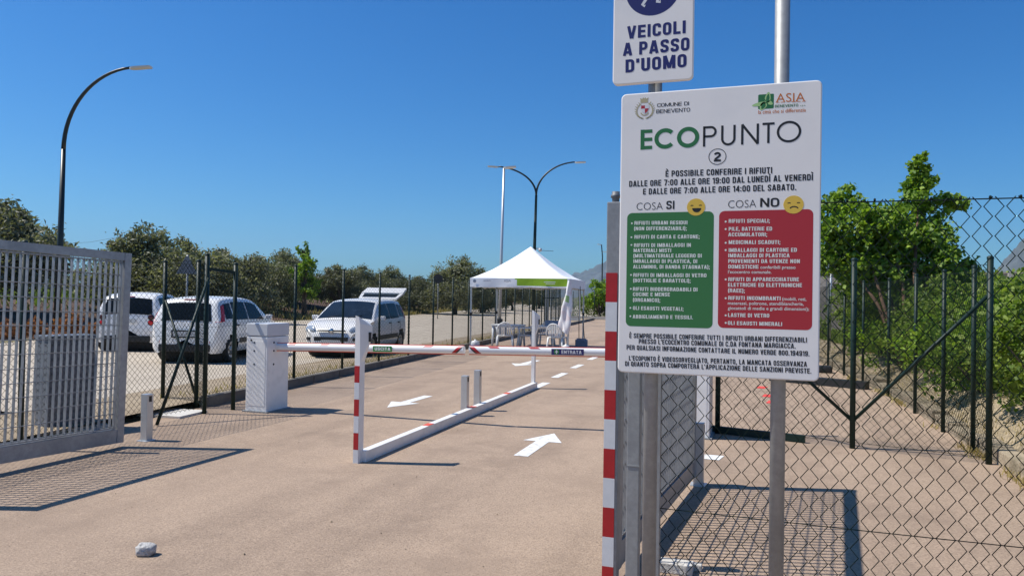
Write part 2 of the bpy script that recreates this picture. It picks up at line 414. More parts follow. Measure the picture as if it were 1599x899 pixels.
b = MB(); b.smooth = True
byr = [-8+.5*i for i in range(0, 90)]
bds = [.0, .08, .18, .28, .4, .52, .68, .9, 1.4, 2.4, 5, 12, 40, 120]
def bank_h(y, d): return .02 + .36*sstep(.0, .75, d) + .12*sstep(.8, 3, d) + (.12*fbm(y*2.2, d*5, 3, 11)-.05)*sstep(0, .3, d)
b.grid(lambda u, w: Vector((kerb_x(byr[round(u*89)])+.15+bds[round(w*13)], byr[round(u*89)], bank_h(byr[round(u*89)], bds[round(w*13)]))), 89, 13)
struct(b.build('bank', M['bank'], fix=False))

def kerb(name, fx, y0, y1, w, h, seg, m, label, rough=0.0):
    """a row of kerb stones, top worn"""
    k = MB(); y = y0; rr = random.Random(5)
    while y < y1:
        L = min(seg, y1-y)
        a, c = Vector((fx(y+.012), y+.012, 0)), Vector((fx(y+L-.012), y+L-.012, 0))
        d = (c-a).normalized(); ang = math.atan2(d.y, d.x)
        hh = h*(1+rr.uniform(-rough, rough)); mid = (a+c)/2
        k.bbox((mid.x+rr.uniform(-1, 1)*rough*.06, mid.y, hh/2-.02), ((c-a).length, w, hh+.04), .018, ang)
        y += seg
    o = k.build(name, m); return struct(o)
kerb('kerb', lambda y: fence_x(y), 8.35, 52, .14, .15, 1.0, M['kerbdark'], '')
kerb('kerb', lambda y: kerb_x(y)+.10, 3.2, 46, .20, .15, .8, M['kerbwarm'], '', .3)

# ------------------------------------------------------------ mountains (far, real distance)
def mountain(name, c, sx, sy, H, seed):
    m = MB(); m.smooth = True
    def fn(u, v):
        x, y = (u-.5)*2, (v-.5)*2
        rr = math.hypot(x, y)
        e = max(0, 1-rr)**.9
        h = H*e*(.45+.80*fbm(x*2.6+5, y*2.6+3, 7, seed)) + H*.22*(fbm(x*9+2, y*9+7, 4, seed+9)-.5)*min(1, e*4) - 25
        return Vector((c[0]+x*sx, c[1]+y*sy, h))
    m.grid(fn, 110, 80); return struct(m.build(name, M['mtn'], fix=False))
mountain('mountain', (-760, 5400), 900, 900, 470, 21)
mountain('mountain', (1290, 3500), 480, 600, 760, 33)
mountain('mountain', (250, 7300), 1500, 900, 420, 41)

# the air between: one closed, even volume round everything
m = MB(); m.box((0, 0, 330), (17200, 17200, 760)); hz_ = m.build('haze', bpy.data.materials.new('air')); hz_['kind'] = 'stuff'; hz_['label'] = 'thin blue air fading the far mountains'; hz_['category'] = 'haze'
hm = hz_.data.materials[0]; hm.use_nodes = True; hm.node_tree.nodes.clear(); ho = hm.node_tree.nodes.new('ShaderNodeOutputMaterial'); hv = hm.node_tree.nodes.new('ShaderNodeVolumePrincipled')
hv.inputs['Color'].default_value = (.42, .66, 1, 1); hv.inputs['Density'].default_value = 7e-5; hv.inputs['Anisotropy'].default_value = 0.2
hm.node_tree.links.new(hv.outputs[0], ho.inputs['Volume'])

# ------------------------------------------------------------ chain-link fences
def chainlink(mb, p0, p1, z0, z1, cell=.08, wr=.0016, knot=True, sides=3):
    """woven zigzag wires between p0 and p1 (xy), z0..z1"""
    p0, p1 = Vector((*p0, 0)), Vector((*p1, 0)); L = (p1-p0).length; d = (p1-p0)/L; nrm = Vector((-d.y, d.x, 0))
    n = max(1, round(L/(cell/2))); c = L/n; m = max(2, round((z1-z0)/(cell/2))); hz = (z1-z0)/m
    off = wr*0.9
    for i in range(n):
        pts = []
        for j in range(m+1):
            side = (j+i) % 2
            x = (i + side)*c
            z = z0+j*hz
            if knot:
                s_ = off if side else -off
                pts.append(p0 + d*(x + (-.004 if side else .004)) + nrm*s_ + Vector((0, 0, z)))
            else: pts.append(p0 + d*x + Vector((0, 0, z)))
        mb.tube(pts, wr, sides, cap=False)

def post_mb(h, r=.024, top=True):
    m = MB(); m.tube([(0, 0, 0), (0, 0, h)], r, 10)
    if top: m.lathe([(r+.003, h-.012), (r+.003, h+.008), (r*.5, h+.02), (0.001, h+.022)], 10)
    return m

# left boundary fence: posts found along the fence line
t = thing('chain_link_fence', 'long dark green chain-link fence on slim posts between the lane and the outside road', 'fence', (FX0, FY0, 0))
def fp(y, z=0): return Vector((fence_x(y)-FX0, y-FY0, z))
posty = []
for px in (461, 536, 593, 639, 677, 707, 732, 754, 774, 790, 804, 816, 827, 838, 846, 854, 861, 868, 875):
    d = ray(px, 470); # intersect column with the fence line
    tt = (FX0 - FSL*FY0)/(d.x - FSL*d.y); posty.append(d.y*tt)
posty = [8.40] + posty
pm = None
for y in posty:
    if pm is None: pm = post_mb(2.06).build('post', M['green'], t, loc=fp(y))
    else: dup(pm, loc=fp(y), parent=t)
for i, (y0, y1) in enumerate(zip(posty, posty[1:])):
    m = MB(); a, b2 = fp(y0), fp(y1)
    far = y0 > 24
    chainlink(m, a.xy, b2.xy, .16, 2.02, .08 if not far else .12, .0028 if not far else .0030, False)
    for z in (.18, 1.1, 2.0):
        m.tube([a+Vector((0, 0, z)), b2+Vector((0, 0, z))], .0025, 4)
    m.build('mesh_panel', M['wire'], t, fix=False)

# short fence with braces near the left gate
A, B, Cc, Dd = Vector((-6.95, 7.90, 0)), Vector((-6.84, 8.32, 0)), Vector((-7.40, 8.25, 0)), Vector((-8.2, 8.48, 0))
t = thing('chain_link_fence', 'short braced chain-link fence return between the left gate leaf and the barrier cabinet', 'fence', A)
N0 = Vector((-7.05, 3.0, 0))
for q, h in ((A, 2.08), (B, 1.98), (Cc, 2.02), (Dd, 2.02), (Vector((-6.99, 5.4, 0)), 2.06)):
    post_mb(h, .028).build('post', M['green'], t, loc=q-A)
m = MB(); m.tube([(.03, .0, 1.78), (.16, -.96, .02)], .02, 8); m.build('brace', M['green'], t)
m = MB(); m.tube([Dd-A+Vector((0, 0, 1.5)), Cc-A+Vector((.0, 0, .15))], .018, 8); m.build('brace', M['green'], t)
m = MB(); m.bar(A-A+Vector((0, 0, 1.90)), B-A+Vector((0, 0, 1.86)), .04, .04); m.build('cross_bar', M['green'], t)
for a, b2 in ((N0, A), (Dd, Cc), (Cc, A)):
    m = MB(); chainlink(m, (a-A).xy, (b2-A).xy, .08, 2.0, .075, .0027, False)
    for z in (.1, 1.05, 1.98): m.tube([a-A+Vector((0, 0, z)), b2-A+Vector((0, 0, z))], .0025, 4)
    m.build('mesh_panel', M['wire'], t, fix=False)

# near fence on the right, beside the sign
t = thing('chain_link_fence', 'nearest chain-link fence with large diamonds, in front on the right behind the notice board', 'fence', (-.50, 3.6, 0))
m = MB(); m.bar((0, 0, 0), (0, 0, 2.08), .05, .05, Vector((0, 1, 0))); m.build('post', M['galvdull'], t)
post_mb(2.1).build('post', M['green'], t, loc=(2.6, 0, 0))
m = MB(); chainlink(m, (.02, 0), (2.6, 0), .10, 2.05, .083, .0024, True, 5); m.build('mesh_panel', M['wire'], t, fix=False)
for z in (.12, .60):
    m = MB(); m.tube([(.0, .004, z), (.9, .004, z-.004), (1.7, .004, z-.003), (2.6, .004, z)], .0024, 6); m.build('tension_wire', M['wire'], t)
m = MB(); m.tube([(.0, .004, 2.045), (.9, .004, 2.041), (1.7, .004, 2.042), (2.6, .004, 2.045)], .0028, 6)
for i in range(24): m.lathe([(.007, -.004), (.009, 0), (.007, .004)], 8, (.06+i*.11, .0, 2.047), 'X')
m.build('tension_wire', M['wire'], t)

# inner cross fence on the right
t = thing('chain_link_fence', 'inner chain-link fence with diagonal braces across the side path on the right', 'fence', (.89, 8.89, 0))
O = Vector((.89, 8.89, 0)); pts = [Vector((-.55, 9.22, 0)), O, Vector((2.10, 8.57, 0))]
for q in pts: post_mb(2.06, .03).build('post', M['green'], t, loc=q-O)
for a, b2 in zip(pts, pts[1:]):
    m = MB(); chainlink(m, (a-O).xy, (b2-O).xy, .06, 2.0, .085, .0022, False)
    for z in (.07, 1.03, 1.99): m.tube([a-O+Vector((0, 0, z)), b2-O+Vector((0, 0, z))], .0028, 4)
    m.build('mesh_panel', M['wire'], t, fix=False)
e = pts[2]-O; w = pts[0]-O
m = MB(); m.tube([Vector((0, 0, .30)), e+Vector((0, 0, 1.70))], .019, 8); m.build('brace', M['green'], t)
m = MB(); m.tube([Vector((0, 0, .30)), w+Vector((0, 0, 1.60))], .019, 8); m.build('brace', M['green'], t)
m = MB(); m.bar(w+Vector((-.12, .03, .05)), w*.33+Vector((0, 0, .05)), .05, .08); m.build('bottom_rail', M['green'], t)

# fence along the right kerb
t = thing('chain_link_fence', 'green chain-link fence along the right kerb below the leafy bank', 'fence', (2.1, 9.24, 0))
O = Vector((2.1, 9.24, 0)); ry = [8.57, 9.24, 10.47, 12.05, 14.08, 15.9, 17.6, 19.4, 21.2, 23, 25, 27, 29.5, 32, 35, 38, 42, 46]
def kx(y): return kerb_x(y)-.05
for y in ry[1:]: post_mb(2.0, .025).build('post', M['green'], t, loc=Vector((kx(y), y, 0))-O)
for y0, y1 in zip(ry, ry[1:]):
    m = MB(); a, b2 = Vector((kx(y0), y0, 0))-O, Vector((kx(y1), y1, 0))-O
    chainlink(m, a.xy, b2.xy, .08, 1.96, .08 if y0 < 20 else .12, .0021, False)
    for z in (.1, 1.0, 1.95): m.tube([a+Vector((0, 0, z)), b2+Vector((0, 0, z))], .0025, 4)
    m.build('mesh_panel', M['wire'], t, fix=False)

# far end fence
t = thing('chain_link_fence', 'dark fence closing the far end of the lane beyond the gazebo', 'fence', (-13.5, 53, 0))
for i in range(9): post_mb(2.0, .03).build('post', M['green'], t, loc=(i*1.6, -.05*i, 0))
m = MB(); m.bar((-.5, 0, .12), (13.2, -.4, .12), .14, .24); m.build('plinth', M['concrete'], t)
m = MB(); chainlink(m, (0, 0), (12.8, -.4), .2, 1.95, .16, .002, False); m.build('mesh_panel', M['wire'], t, fix=False)

# ------------------------------------------------------------ galvanised gate leaves
def gate_leaf(root, L, H, z0, depth=.034):
    """leaf along local +y from the hinge, bars of pressed grating"""
    fr = .05
    m = MB(); m.bar((0, .04, z0+H-.04), (0, L-.04, z0+H-.04), fr, .08); m.build('top_rail', M['galv'], root)
    m = MB(); m.bar((0, .04, z0+.07), (0, L-.04, z0+.07), fr, .14); m.build('bottom_rail', M['galv'], root)
    for y in (.02, L-.03):
        m = MB(); m.bar((0, y, z0), (0, y, z0+H), .06, .08, Vector((0, 1, 0))); m.build('stile', M['galv'], root)
    m = MB(); n = int((L-.16)/.062)
    for i in range(1, n):
        y = .08+i*(L-.16)/n
        m.box((0, y, z0+H/2+.03), (depth, .004, H-.24))
    for j in range(14):
        z = z0+.17+j*(H-.27)/13
        m.tube([(0, .06, z), (0, L-.08, z)], .0045, 5)
    # flat frame of the infill
    for y in (.075, L-.095): m.box((0, y, z0+H/2+.03), (.03, .012, H-.22))
    m.box((0, L/2, z0+.155), (.03, L-.16, .012)); m.box((0, L/2, z0+H-.095), (.03, L-.16, .012))
    m.build('grating', M['galv'], root)
t = thing('gate_leaf', 'open galvanised gate leaf of upright bars at the left edge of the entrance', 'gate', (-6.30, 3.55, 0), rad(-1.2))
t.rotation_euler = (rad(-1.6), 0, rad(-1.6)); t.location.z = .066; gate_leaf(t, 2.35, 1.93, .05); 
t = thing('gate_leaf', 'open galvanised gate leaf half hidden behind the notice board, with a small lock', 'gate', (-.80, 4.15, 0), rad(-4.8))
gate_leaf(t, 2.42, 1.93, .08)
m = MB(); m.bbox((-.02, .28, .86), (.09, .06, .20), .008); m.build('lock', M['alu'], t)

t = thing('gate_column', 'tall galvanised gate column with red and white reflective bands on its face', 'gate column', (-.792, 4.02, 0))
m = MB(); m.bbox((0, 0, 1.06), (.078, .085, 2.12), .005); m.build('column', M['galvdull'], t)
m = MB(); m.lathe([(.020, 2.12), (.020, 2.145), (.028, 2.147), (.028, 2.162), (.022, 2.165), (.022, 2.18), (.001, 2.18)], 14); m.build('cap', M['cabinet'], t)
m = MB(); z = 1.735; i = 0
while z > -.15:
    m.cur = i % 2; h = .158
    a = max(z-h, 0.01)
    if z > a: m.box((-.007, -.0445, (z+a)/2), (.062, .004, z-a))
    z -= h; i += 1
m.build('reflective_band', [M['red'], M['whiteref']], t)
t = tag(MB(), '', '') if False else None
m = MB(); m.bbox((0, 0, 1.03), (.062, .062, 2.06), .004); m.box((0, -.033, .78), (.064, .004, .006))
o = m.build('fence_post', M['galvdull'], loc=(-.615, 3.68, 0)); tag(o, 'square galvanised steel post standing between the banded column and the notice posts', 'post')

# ------------------------------------------------------------ posts in the ground
def bollard(x, y, h, label, rz=0.0, s=.085):
    t = thing('bollard', label, 'bollard', (x, y, 0), rz, 'square sensor posts')
    m = MB(); m.bbox((0, 0, h/2), (s, s, h), .004); m.build('post', M['alu'], t)
    m = MB(); m.box((s/2+.001, 0, h-.05), (.004, .035, .06)); m.build('sensor_eye', M['black'], t)
    m = MB(); m.bbox((0, 0, .006), (s+.05, s+.05, .012), .003); m.build('base_plate', M['alu'], t)
bollard(-6.24, 6.24, .50, 'short square aluminium post beside the left gate leaf')
bollard(-3.80, 9.18, .535, 'nearer of two short square posts standing on the divider rail')
bollard(-3.81, 9.66, .565, 'farther of two short square posts standing on the divider rail')
bollard(-.545, 6.60, .54, 'short square post near the end of the right gate leaf')

# ------------------------------------------------------------ divider rail with two height posts
t = thing('lane_divider', 'white steel rail between the lanes with a red-banded fork post at each end', 'divider', (-3.66, 6.2, 0), rad(1.75))
m = MB(); m.bar((0.03, .05, .055), (0.03, 6.22, .055), .08, .11); m.build('rail', M['white'], t)
m = MB()
for y in (1.6, 3.05, 4.6): m.box((.03, y, .1118), (.078, .16, .003))
m.build('rail_band', M['redrubber'], t)
def fork(y, h):
    r_ = MB()
    w, d = .055, .095
    # upright: front face narrow, the head flares towards +x and back at the top
    prof = [(-w/2, 0), (w/2, 0), (w/2, h-.40), (w/2+.105, h-.20), (w/2+.115, h-.055), (w/2+.02, h+.015), (-w/2, h+.06)]
    # straight shaft
    r_.box((0, y, (h-.40)/2), (w, d, h-.40))
    # head built as a lofted box widening backwards
    a = [(-w/2, -d/2, h-.40), (w/2, -d/2, h-.40), (w/2, d/2, h-.40), (-w/2, d/2, h-.40)]
    b = [(-w/2, -d/2, h-.06), (w/2-.006, -d/2, h-.04), (w/2+.058, d/2+.03, h-.17), (w/2-.01, d/2+.03, h-.10)]
    c = [(-w/2, -d/2, h+.035), (w/2-.020, -d/2, h+.025), (w/2+.060, d/2+.03, h-.07), (w/2+.0, d/2+.06, h-.03)]
    vs = [Vector((x, y+yy, z)) for x, yy, z in a+b+c]
    fs = [(0, 1, 5, 4), (1, 2, 6, 5), (2, 3, 7, 6), (3, 0, 4, 7), (4, 5, 9, 8), (5, 6, 10, 9), (6, 7, 11, 10), (7, 4, 8, 11), (8, 9, 10, 11)]
    r_.add(vs, fs); return r_.build('fork_post', M['white'], t), w, d
for y, h in ((0.02, 1.36), (6.2, 1.33)):
    o, w, d = fork(y, h)
    m = MB(); z = h-.44
    if y < 1:
        for i in range(6):
            m.cur = i % 2; m.box((0, y-d/2-.002, z-.078), (w*.92, .004, .156)); z -= .158
        m.build('reflective_band', [M['red'], M['whiteref']], o)
    m = MB(); m.box((w/2+.045, y+.050, h-.17), (.03, .02, .09)); m.build('slot', M['black'], o)

# ------------------------------------------------------------ barriers
def text_mesh(body, bold=0.0, space=1.0, res=3):
    cu = bpy.data.curves.new('t', 'FONT'); cu.body = body; cu.size = 1; cu.resolution_u = res
    cu.offset = bold; cu.space_character = space
    ob = bpy.data.objects.new('t', cu); COL.objects.link(ob)
    dg = bpy.context.evaluated_depsgraph_get(); dg.update()
    me = bpy.data.meshes.new_from_object(ob.evaluated_get(dg))
    vs = np.zeros(len(me.vertices)*3); me.vertices.foreach_get('co', vs); vs = vs.reshape(-1, 3)
    fs = [list(p_.vertices) for p_ in me.polygons]
    bpy.data.objects.remove(ob); bpy.data.curves.remove(cu); bpy.data.meshes.remove(me)
    return vs, fs
_cap = {}
def put_text(mb, body, L, R, cap, bold=0.0, space=1.0, off=Vector((0, -.001, 0)), shear=0.0, capref=None):
    """fit body so its ink runs from L to R (3D points on the baseline) with capital height cap (metres)"""
    vs, fs = text_mesh(body, bold, space)
    if not len(vs): return
    ref = capref or 'H'
    if (ref, bold) not in _cap:
        q, _ = text_mesh(ref, bold); _cap[(ref, bold)] = (q[:, 1].min(), q[:, 1].max())
    z0, z1 = _cap[(ref, bold)]
    x0, x1 = vs[:, 0].min(), vs[:, 0].max()
    L, R = Vector(L), Vector(R); d = R-L; dn = d.normalized()
    up = Vector((0, 0, 1)) if abs(dn.z) < .9 else Vector((0, 1, 0))
    out = []
    for x, y, _ in vs:
        u = (x-x0)/(x1-x0); h = (y-z0)/(z1-z0)*cap
        out.append(L + d*u + up*h + off)
    mb.add(out, fs)

# condensed bold lettering drawn as strokes
def fillet(pts, r, n=5):
    out = [Vector(pts[0])]
    for p0, p1, p2 in zip(pts, pts[1:], pts[2:]):
        p0, p1, p2 = Vector(p0), Vector(p1), Vector(p2); a, c = p0-p1, p2-p1
        q = min(r, a.length*.5, c.length*.5); s0, s1 = p1+a.normalized()*q, p1+c.normalized()*q
        for i in range(n+1):
            t_ = i/n; out.append(s0*(1-t_)**2 + p1*2*t_*(1-t_) + s1*t_*t_)
    out.append(Vector(pts[-1])); return out
def glyph(ch, w, s_):
    """returns (advance width, list of (polyline, closed)) with height 1"""
    a, b, t, o = s_/2, w-s_/2, 1-s_/2, s_/2; m = .5; r = min(w, 1)*.42
    F = lambda *p: (fillet(p, r), False)
    Ln = lambda *p: ([Vector(q) for q in p], False)
    acc = None
    if ch in 'ÈÀÌ': acc = ch; ch = {'È': 'E', 'À': 'A', 'Ì': 'I'}[ch]
    W = w; g_ = []
    if ch == 'A': W = w*1.12; k = W/2; g_ = [Ln((a*.9, 0), (k-.02, 1)), Ln((W-a*.9, 0), (k+.02, 1)), Ln((W*.24, .25), (W*.76, .25))]
    elif ch == 'B': g_ = [Ln((a, 0), (a, 1)), F((a, t), (b-.02, t), (b-.02, m+.02), (a, m+.02)), F((a, m+.02), (b, m+.02), (b, o), (a, o))]
    elif ch == 'C': g_ = [F((b, .66), (b, t), (a, t), (a, o), (b, o), (b, .34))]
    elif ch == 'D': g_ = [Ln((a, 0), (a, 1)), F((a, t), (b, t), (b, o), (a, o))]
    elif ch == 'E': W = w*.92; g_ = [Ln((a, 0), (a, 1)), Ln((a, t), (W, t)), Ln((a, m), (W*.94, m)), Ln((a, o), (W, o))]
    elif ch == 'F': W = w*.88; g_ = [Ln((a, 0), (a, 1)), Ln((a, t), (W, t)), Ln((a, m), (W*.92, m))]
    elif ch == 'G': g_ = [F((b, .68), (b, t), (a, t), (a, o), (b, o), (b, .46), (w*.52, .46))]
    elif ch == 'H': g_ = [Ln((a, 0), (a, 1)), Ln((b, 0), (b, 1)), Ln((a, m), (b, m))]
    elif ch == 'I': W = s_*1.05; g_ = [Ln((W/2, 0), (W/2, 1))]
    elif ch == 'L': W = w*.85; g_ = [Ln((a, 0), (a, 1)), Ln((a, o), (W, o))]
    elif ch == 'M': W = w*1.36; g_ = [Ln((a, 0), (a, 1)), Ln((W-a, 0), (W-a, 1)), Ln((a*1.2, 1), (W/2, .05)), Ln((W-a*1.2, 1), (W/2, .05))]
    elif ch == 'N': W = w*1.06; g_ = [Ln((a, 0), (a, 1)), Ln((W-a, 0), (W-a, 1)), Ln((a, .97), (W-a, .03))]
    elif ch in 'O0': g_ = [F((a, m), (a, t), (b, t), (b, o), (a, o), (a, m))]
    elif ch == 'P': g_ = [Ln((a, 0), (a, 1)), F((a, t), (b, t), (b, .43), (a, .43))]
    elif ch == 'Q': g_ = [F((a, m), (a, t), (b, t), (b, o), (a, o), (a, m)), Ln((w*.6, .25), (w*1.02, -.04))]
    elif ch == 'R': g_ = [Ln((a, 0), (a, 1)), F((a, t), (b, t), (b, .48), (a, .48)), F((w*.5, .48), (b, .46), (b, 0))]
    elif ch == 'S': g_ = [F((b, .70), (b, t), (a, t), (a, .54), (b, .46), (b, o), (a, o), (a, .30))]
    elif ch == 'T': W = w*.96; g_ = [Ln((0, t), (W, t)), Ln((W/2, 0), (W/2, 1))]
    elif ch == 'U': g_ = [F((a, 1), (a, o), (b, o), (b, 1))]
    elif ch == 'V': W = w*1.08; g_ = [Ln((a*.9, 1), (W/2-.02, 0)), Ln((W-a*.9, 1), (W/2+.02, 0))]
    elif ch == 'Z': W = w*.95; g_ = [Ln((0, t), (W, t)), Ln((W-a, t), (a, o)), Ln((0, o), (W, o))]
    elif ch == '1': W = w*.62; g_ = [Ln((W-a, 0), (W-a, 1)), Ln((0, .78), (W-a, .92))]
    elif ch == '2': g_ = [F((a, .68), (a, t), (b, t), (b, .5), (a, .22), (a, 0)), Ln((a*.6, o), (w, o))]
    elif ch == '4': g_ = [Ln((w*.72, 0), (w*.72, 1)), Ln((w*.68, .97), (a*.6, .27)), Ln((a*.4, .26), (w*1.02, .26))]
    elif ch == '7': g_ = [Ln((0, t), (w, t)), Ln((b, t), (w*.36, 0))]
    elif ch == '8': g_ = [F((w/2, t), (b-.02, t), (b-.02, .53), (a+.02, .53), (a+.02, t), (w/2, t)), F((w/2, .53), (b, .53), (b, o), (a, o), (a, .53), (w/2, .53))]
    elif ch == '9': g_ = [F((w/2, t), (b, t), (b, .42), (a, .42), (a, t), (w/2, t)), F((b, .7), (b, o), (a, o), (a, .26))]
    elif ch == '.': W = s_*1.05; g_ = [Ln((W/2, 0), (W/2, s_))]
    elif ch == ',': W = s_*1.05; g_ = [Ln((W/2, s_), (W/2-.03, -.16))]
    elif ch == ':': W = s_*1.05; g_ = [Ln((W/2, .05), (W/2, .05+s_)), Ln((W/2, .55), (W/2, .55+s_))]
    elif ch == ';': W = s_*1.05; g_ = [Ln((W/2, s_), (W/2-.03, -.16)), Ln((W/2, .55), (W/2, .55+s_))]
    elif ch == "'": W = s_*.95; g_ = [Ln((W/2, .68), (W/2, 1))]
    elif ch == '(': W = w*.42; g_ = [F((W-.03, 1.06), (a, .75), (a, .15), (W-.03, -.16))]
    elif ch == ')': W = w*.42; g_ = [F((.03, 1.06), (W-a, .75), (W-a, .15), (.03, -.16))]
    elif ch == ' ': W = w*.42
    if acc: g_.append(Ln((W/2-.14, 1.30), (W/2+.10, 1.10)))
    return W, g_
def put_strokes(mb, body, L, R, cap, w, s_, nrm, off, gap=None):
    """lettering from L to R on the baseline, capital height cap, lying off metres along nrm from the line L-R"""
    L, R = Vector(L), Vector(R); d = R-L; dn = d.normalized(); nrm = Vector(nrm); up = dn.cross(nrm)*-1
    if up.z < 0: up = -up
    gap = s_*.62 if gap is None else gap; x = 0; items = []
    for ch in body:
        W, gs = glyph(ch, w, s_); items.append((x, gs)); x += W+gap
    tot = x-gap; kx = d.length/tot; n_ = 0
    for x0, gs in items:
        for pts, _ in gs:
            n_ += 1; e = off + .000025*(n_ % 5); k = len(pts); A, B = [], []
            for i in range(k):
                p0, p1 = pts[max(0, i-1)], pts[min(k-1, i+1)]; t_ = (p1-p0)
                if t_.length < 1e-9: t_ = Vector((1, 0))
                t_.normalize(); q = Vector((-t_.y, t_.x))*s_/2
                for lst, v_ in ((A, pts[i]+q), (B, pts[i]-q)): lst.append(L + dn*((x0+v_.x)*kx) + up*(v_.y*cap) + nrm*e)
            mb.add(A+B, [(i, i+1, k+i+1, k+i) for i in range(k-1)])

def barrier(boxc, rz, tip, zhinge, ztip, label, word, wcol, wpx, ww, arrow_=False):
    t = thing('barrier', label, 'barrier', (boxc[0], boxc[1], 0))
    m = MB(); m.bbox((0, 0, .505), (.34, .46, 1.01), .012, rz); m.build('cabinet', M['white'], t)
    m = MB(); m.bbox((0, 0, 1.10), (.346, .466, .17), .012, rz); m.build('cap', M['whitecap'], t)
    m = MB(); m.box((0, -.2312, .52), (.27, .003, .86)); m.build('door', M['white'], t)
    m = MB(); m.lathe([(.013, -.006), (.013, 0), (.001, -.007)], 10, (-.09, -.2325, .96), 'Y'); m.build('lock', M['black'], t)
    m = MB(); m.bbox((0, 0, .012), (.40, .52, .024), .004); m.build('base_plate', M['galvdull'], t)
    sx = 1 if tip[0] > boxc[0] else -1
    m = MB()
    for z in (.93, .82, .64):
        m.lathe([(.014, 0), (.014, .004), (.001, .004)], 10, (sx*.17, -.10, z), 'X')
    for z in (.93, .82, .64):
        m.lathe([(.014, -.004), (.014, 0), (.001, -.004)], 10, (-.04, -.2315, z), 'Y')
    if sx > 0: m.build('vent_hole', M['black'], t)
    # boom
    a = Vector((sx*.10, -.02, zhinge)); e = Vector((tip[0]-boxc[0], tip[1]-boxc[1], ztip)); d = (e-a).normalized()
    side = d.cross(Vector((0, 0, 1))).normalized(); up = side.cross(d)
    m = MB(); m.smooth = True; n = 16; L = (e-a).length
    vs = []
    for q in (a, e):
        for j in range(n):
            an = 2*PI*j/n; vs.append(q + side*(.043*math.cos(an)) + up*(.050*math.sin(an)))
    m.add(vs, [(j, (j+1) % n, n+(j+1) % n, n+j) for j in range(n)]); m.smooth = False
    m.add([vs[n+j] for j in range(n)], [tuple(range(n))]); bo = m.build('boom', M['boom'], t)
    m = MB()
    m.bar(a+up*.052, e+up*.052, .020, .009, up); m.bar(a-up*.052, e-up*.052, .028, .011, up); m.build('edge_strip', M['redrubber'], bo)
    m = MB(); cnt = int(L/.50)
    for i in range(cnt):
        c0 = a + d*(.25+i*.50)
        if abs(i*.50+.31 - wpx) < ww+.07: continue
        for s_ in (-1, 1):
            pts = []
            for k_ in range(5):
                an = rad(36+k_*7) if s_ > 0 else rad(144-k_*7)
                pts.append((an, k_))
            for (a0, _), (a1, _) in zip(pts, pts[1:]):
                def sp(an, l): return c0 + d*l + side*(.0445*math.cos(an)) + up*(.0515*math.sin(an))
                sh = .03*((a0-rad(36))/rad(28)) if s_ > 0 else .03*((rad(144)-a0)/rad(28))
                m.add([sp(a0, sh), sp(a0, .12+sh), sp(a1, .12+sh+.008), sp(a1, sh+.008)], [(0, 1, 2, 3)])
    # slanted tip band
    for s_ in (-1, 1):
        for k_ in range(8):
            b0, b1 = rad(-50+k_*13), rad(-50+(k_+1)*13)
            if s_ < 0: b0, b1 = PI-b0, PI-b1
            l0, l1 = -.16+.012*k_, -.16+.012*(k_+1)
            def se(an, l): return e + d*l + side*(.0445*math.cos(an)) + up*(.0515*math.sin(an))
            m.cur = 0
            m.add([se(b0, l0), se(b0, l0+.05), se(b1, l1+.05), se(b1, l1)], [(0, 1, 2, 3)])
            m.cur = 1
            m.add([se(b0, l0+.05), se(b0, l0+.075), se(b1, l1+.075), se(b1, l1+.05)], [(0, 1, 2, 3)])
    m.build('warning_band', [M['red'], M['black']], bo)
    # word label, wrapped on the side facing the entrance
    q0, q1 = a + d*(wpx-ww), a + d*(wpx+ww)
    if sx < 0: q0, q1 = a + d*(wpx+ww), a + d*(wpx-ww)
    fr = Vector((0, -1, 0))
    ss = -1 if side.y > 0 else 1
    fn = side*ss
    lab = MB(); lab.bar(q0+fn*.046, q1+fn*.046, .006, .074, up)
    lo = lab.build('word_label', wcol, bo)
    k0 = .31 if arrow_ else .10
    tx = MB(); put_strokes(tx, word, q0.lerp(q1, k0)-up*.021, q0.lerp(q1, .93)-up*.021, .042, .62, .20, fn, .0500)
    tx.build('lettering', M['boom'], lo, fix=False)
    if arrow_:
        ex = (q1-q0).normalized(); c0 = q0.lerp(q1, .16); R_ = .033
        ar = MB(); ar.add([c0+ex*R_*math.cos(i*PI/8)+up*R_*math.sin(i*PI/8) + fn*.0500 for i in range(16)], [tuple(range(16))])
        ar.build('roundel', M['ugreen'], lo, fix=False)
        ar = MB(); P_ = [(-.006, -.024), (.006, -.024), (.006, -.002), (.022, -.008), (0, .025), (-.022, -.008), (-.006, -.002)]
        ar.add([c0+ex*x+up*z + fn*.0510 for x, z in P_], [(0, 1, 2, 6), (2, 3, 4, 5, 6)])
        ar.build('arrow_sign', M['boom'], lo, fix=False)
    return t
barrier((-6.43, 8.50), 0.0, (-3.53, 8.48), .868, .93, 'exit barrier: white cabinet on the left with a lowered boom marked USCITA', 'USCITA', M['ugreen'], 1.69, .135)
barrier((-.78, 9.0), 0.0, (-3.47, 8.50), .955, .93, 'entry barrier: cabinet behind the right gate with a lowered boom marked ENTRATA', 'ENTRATA', M['ublue'], 1.42, .195, True)

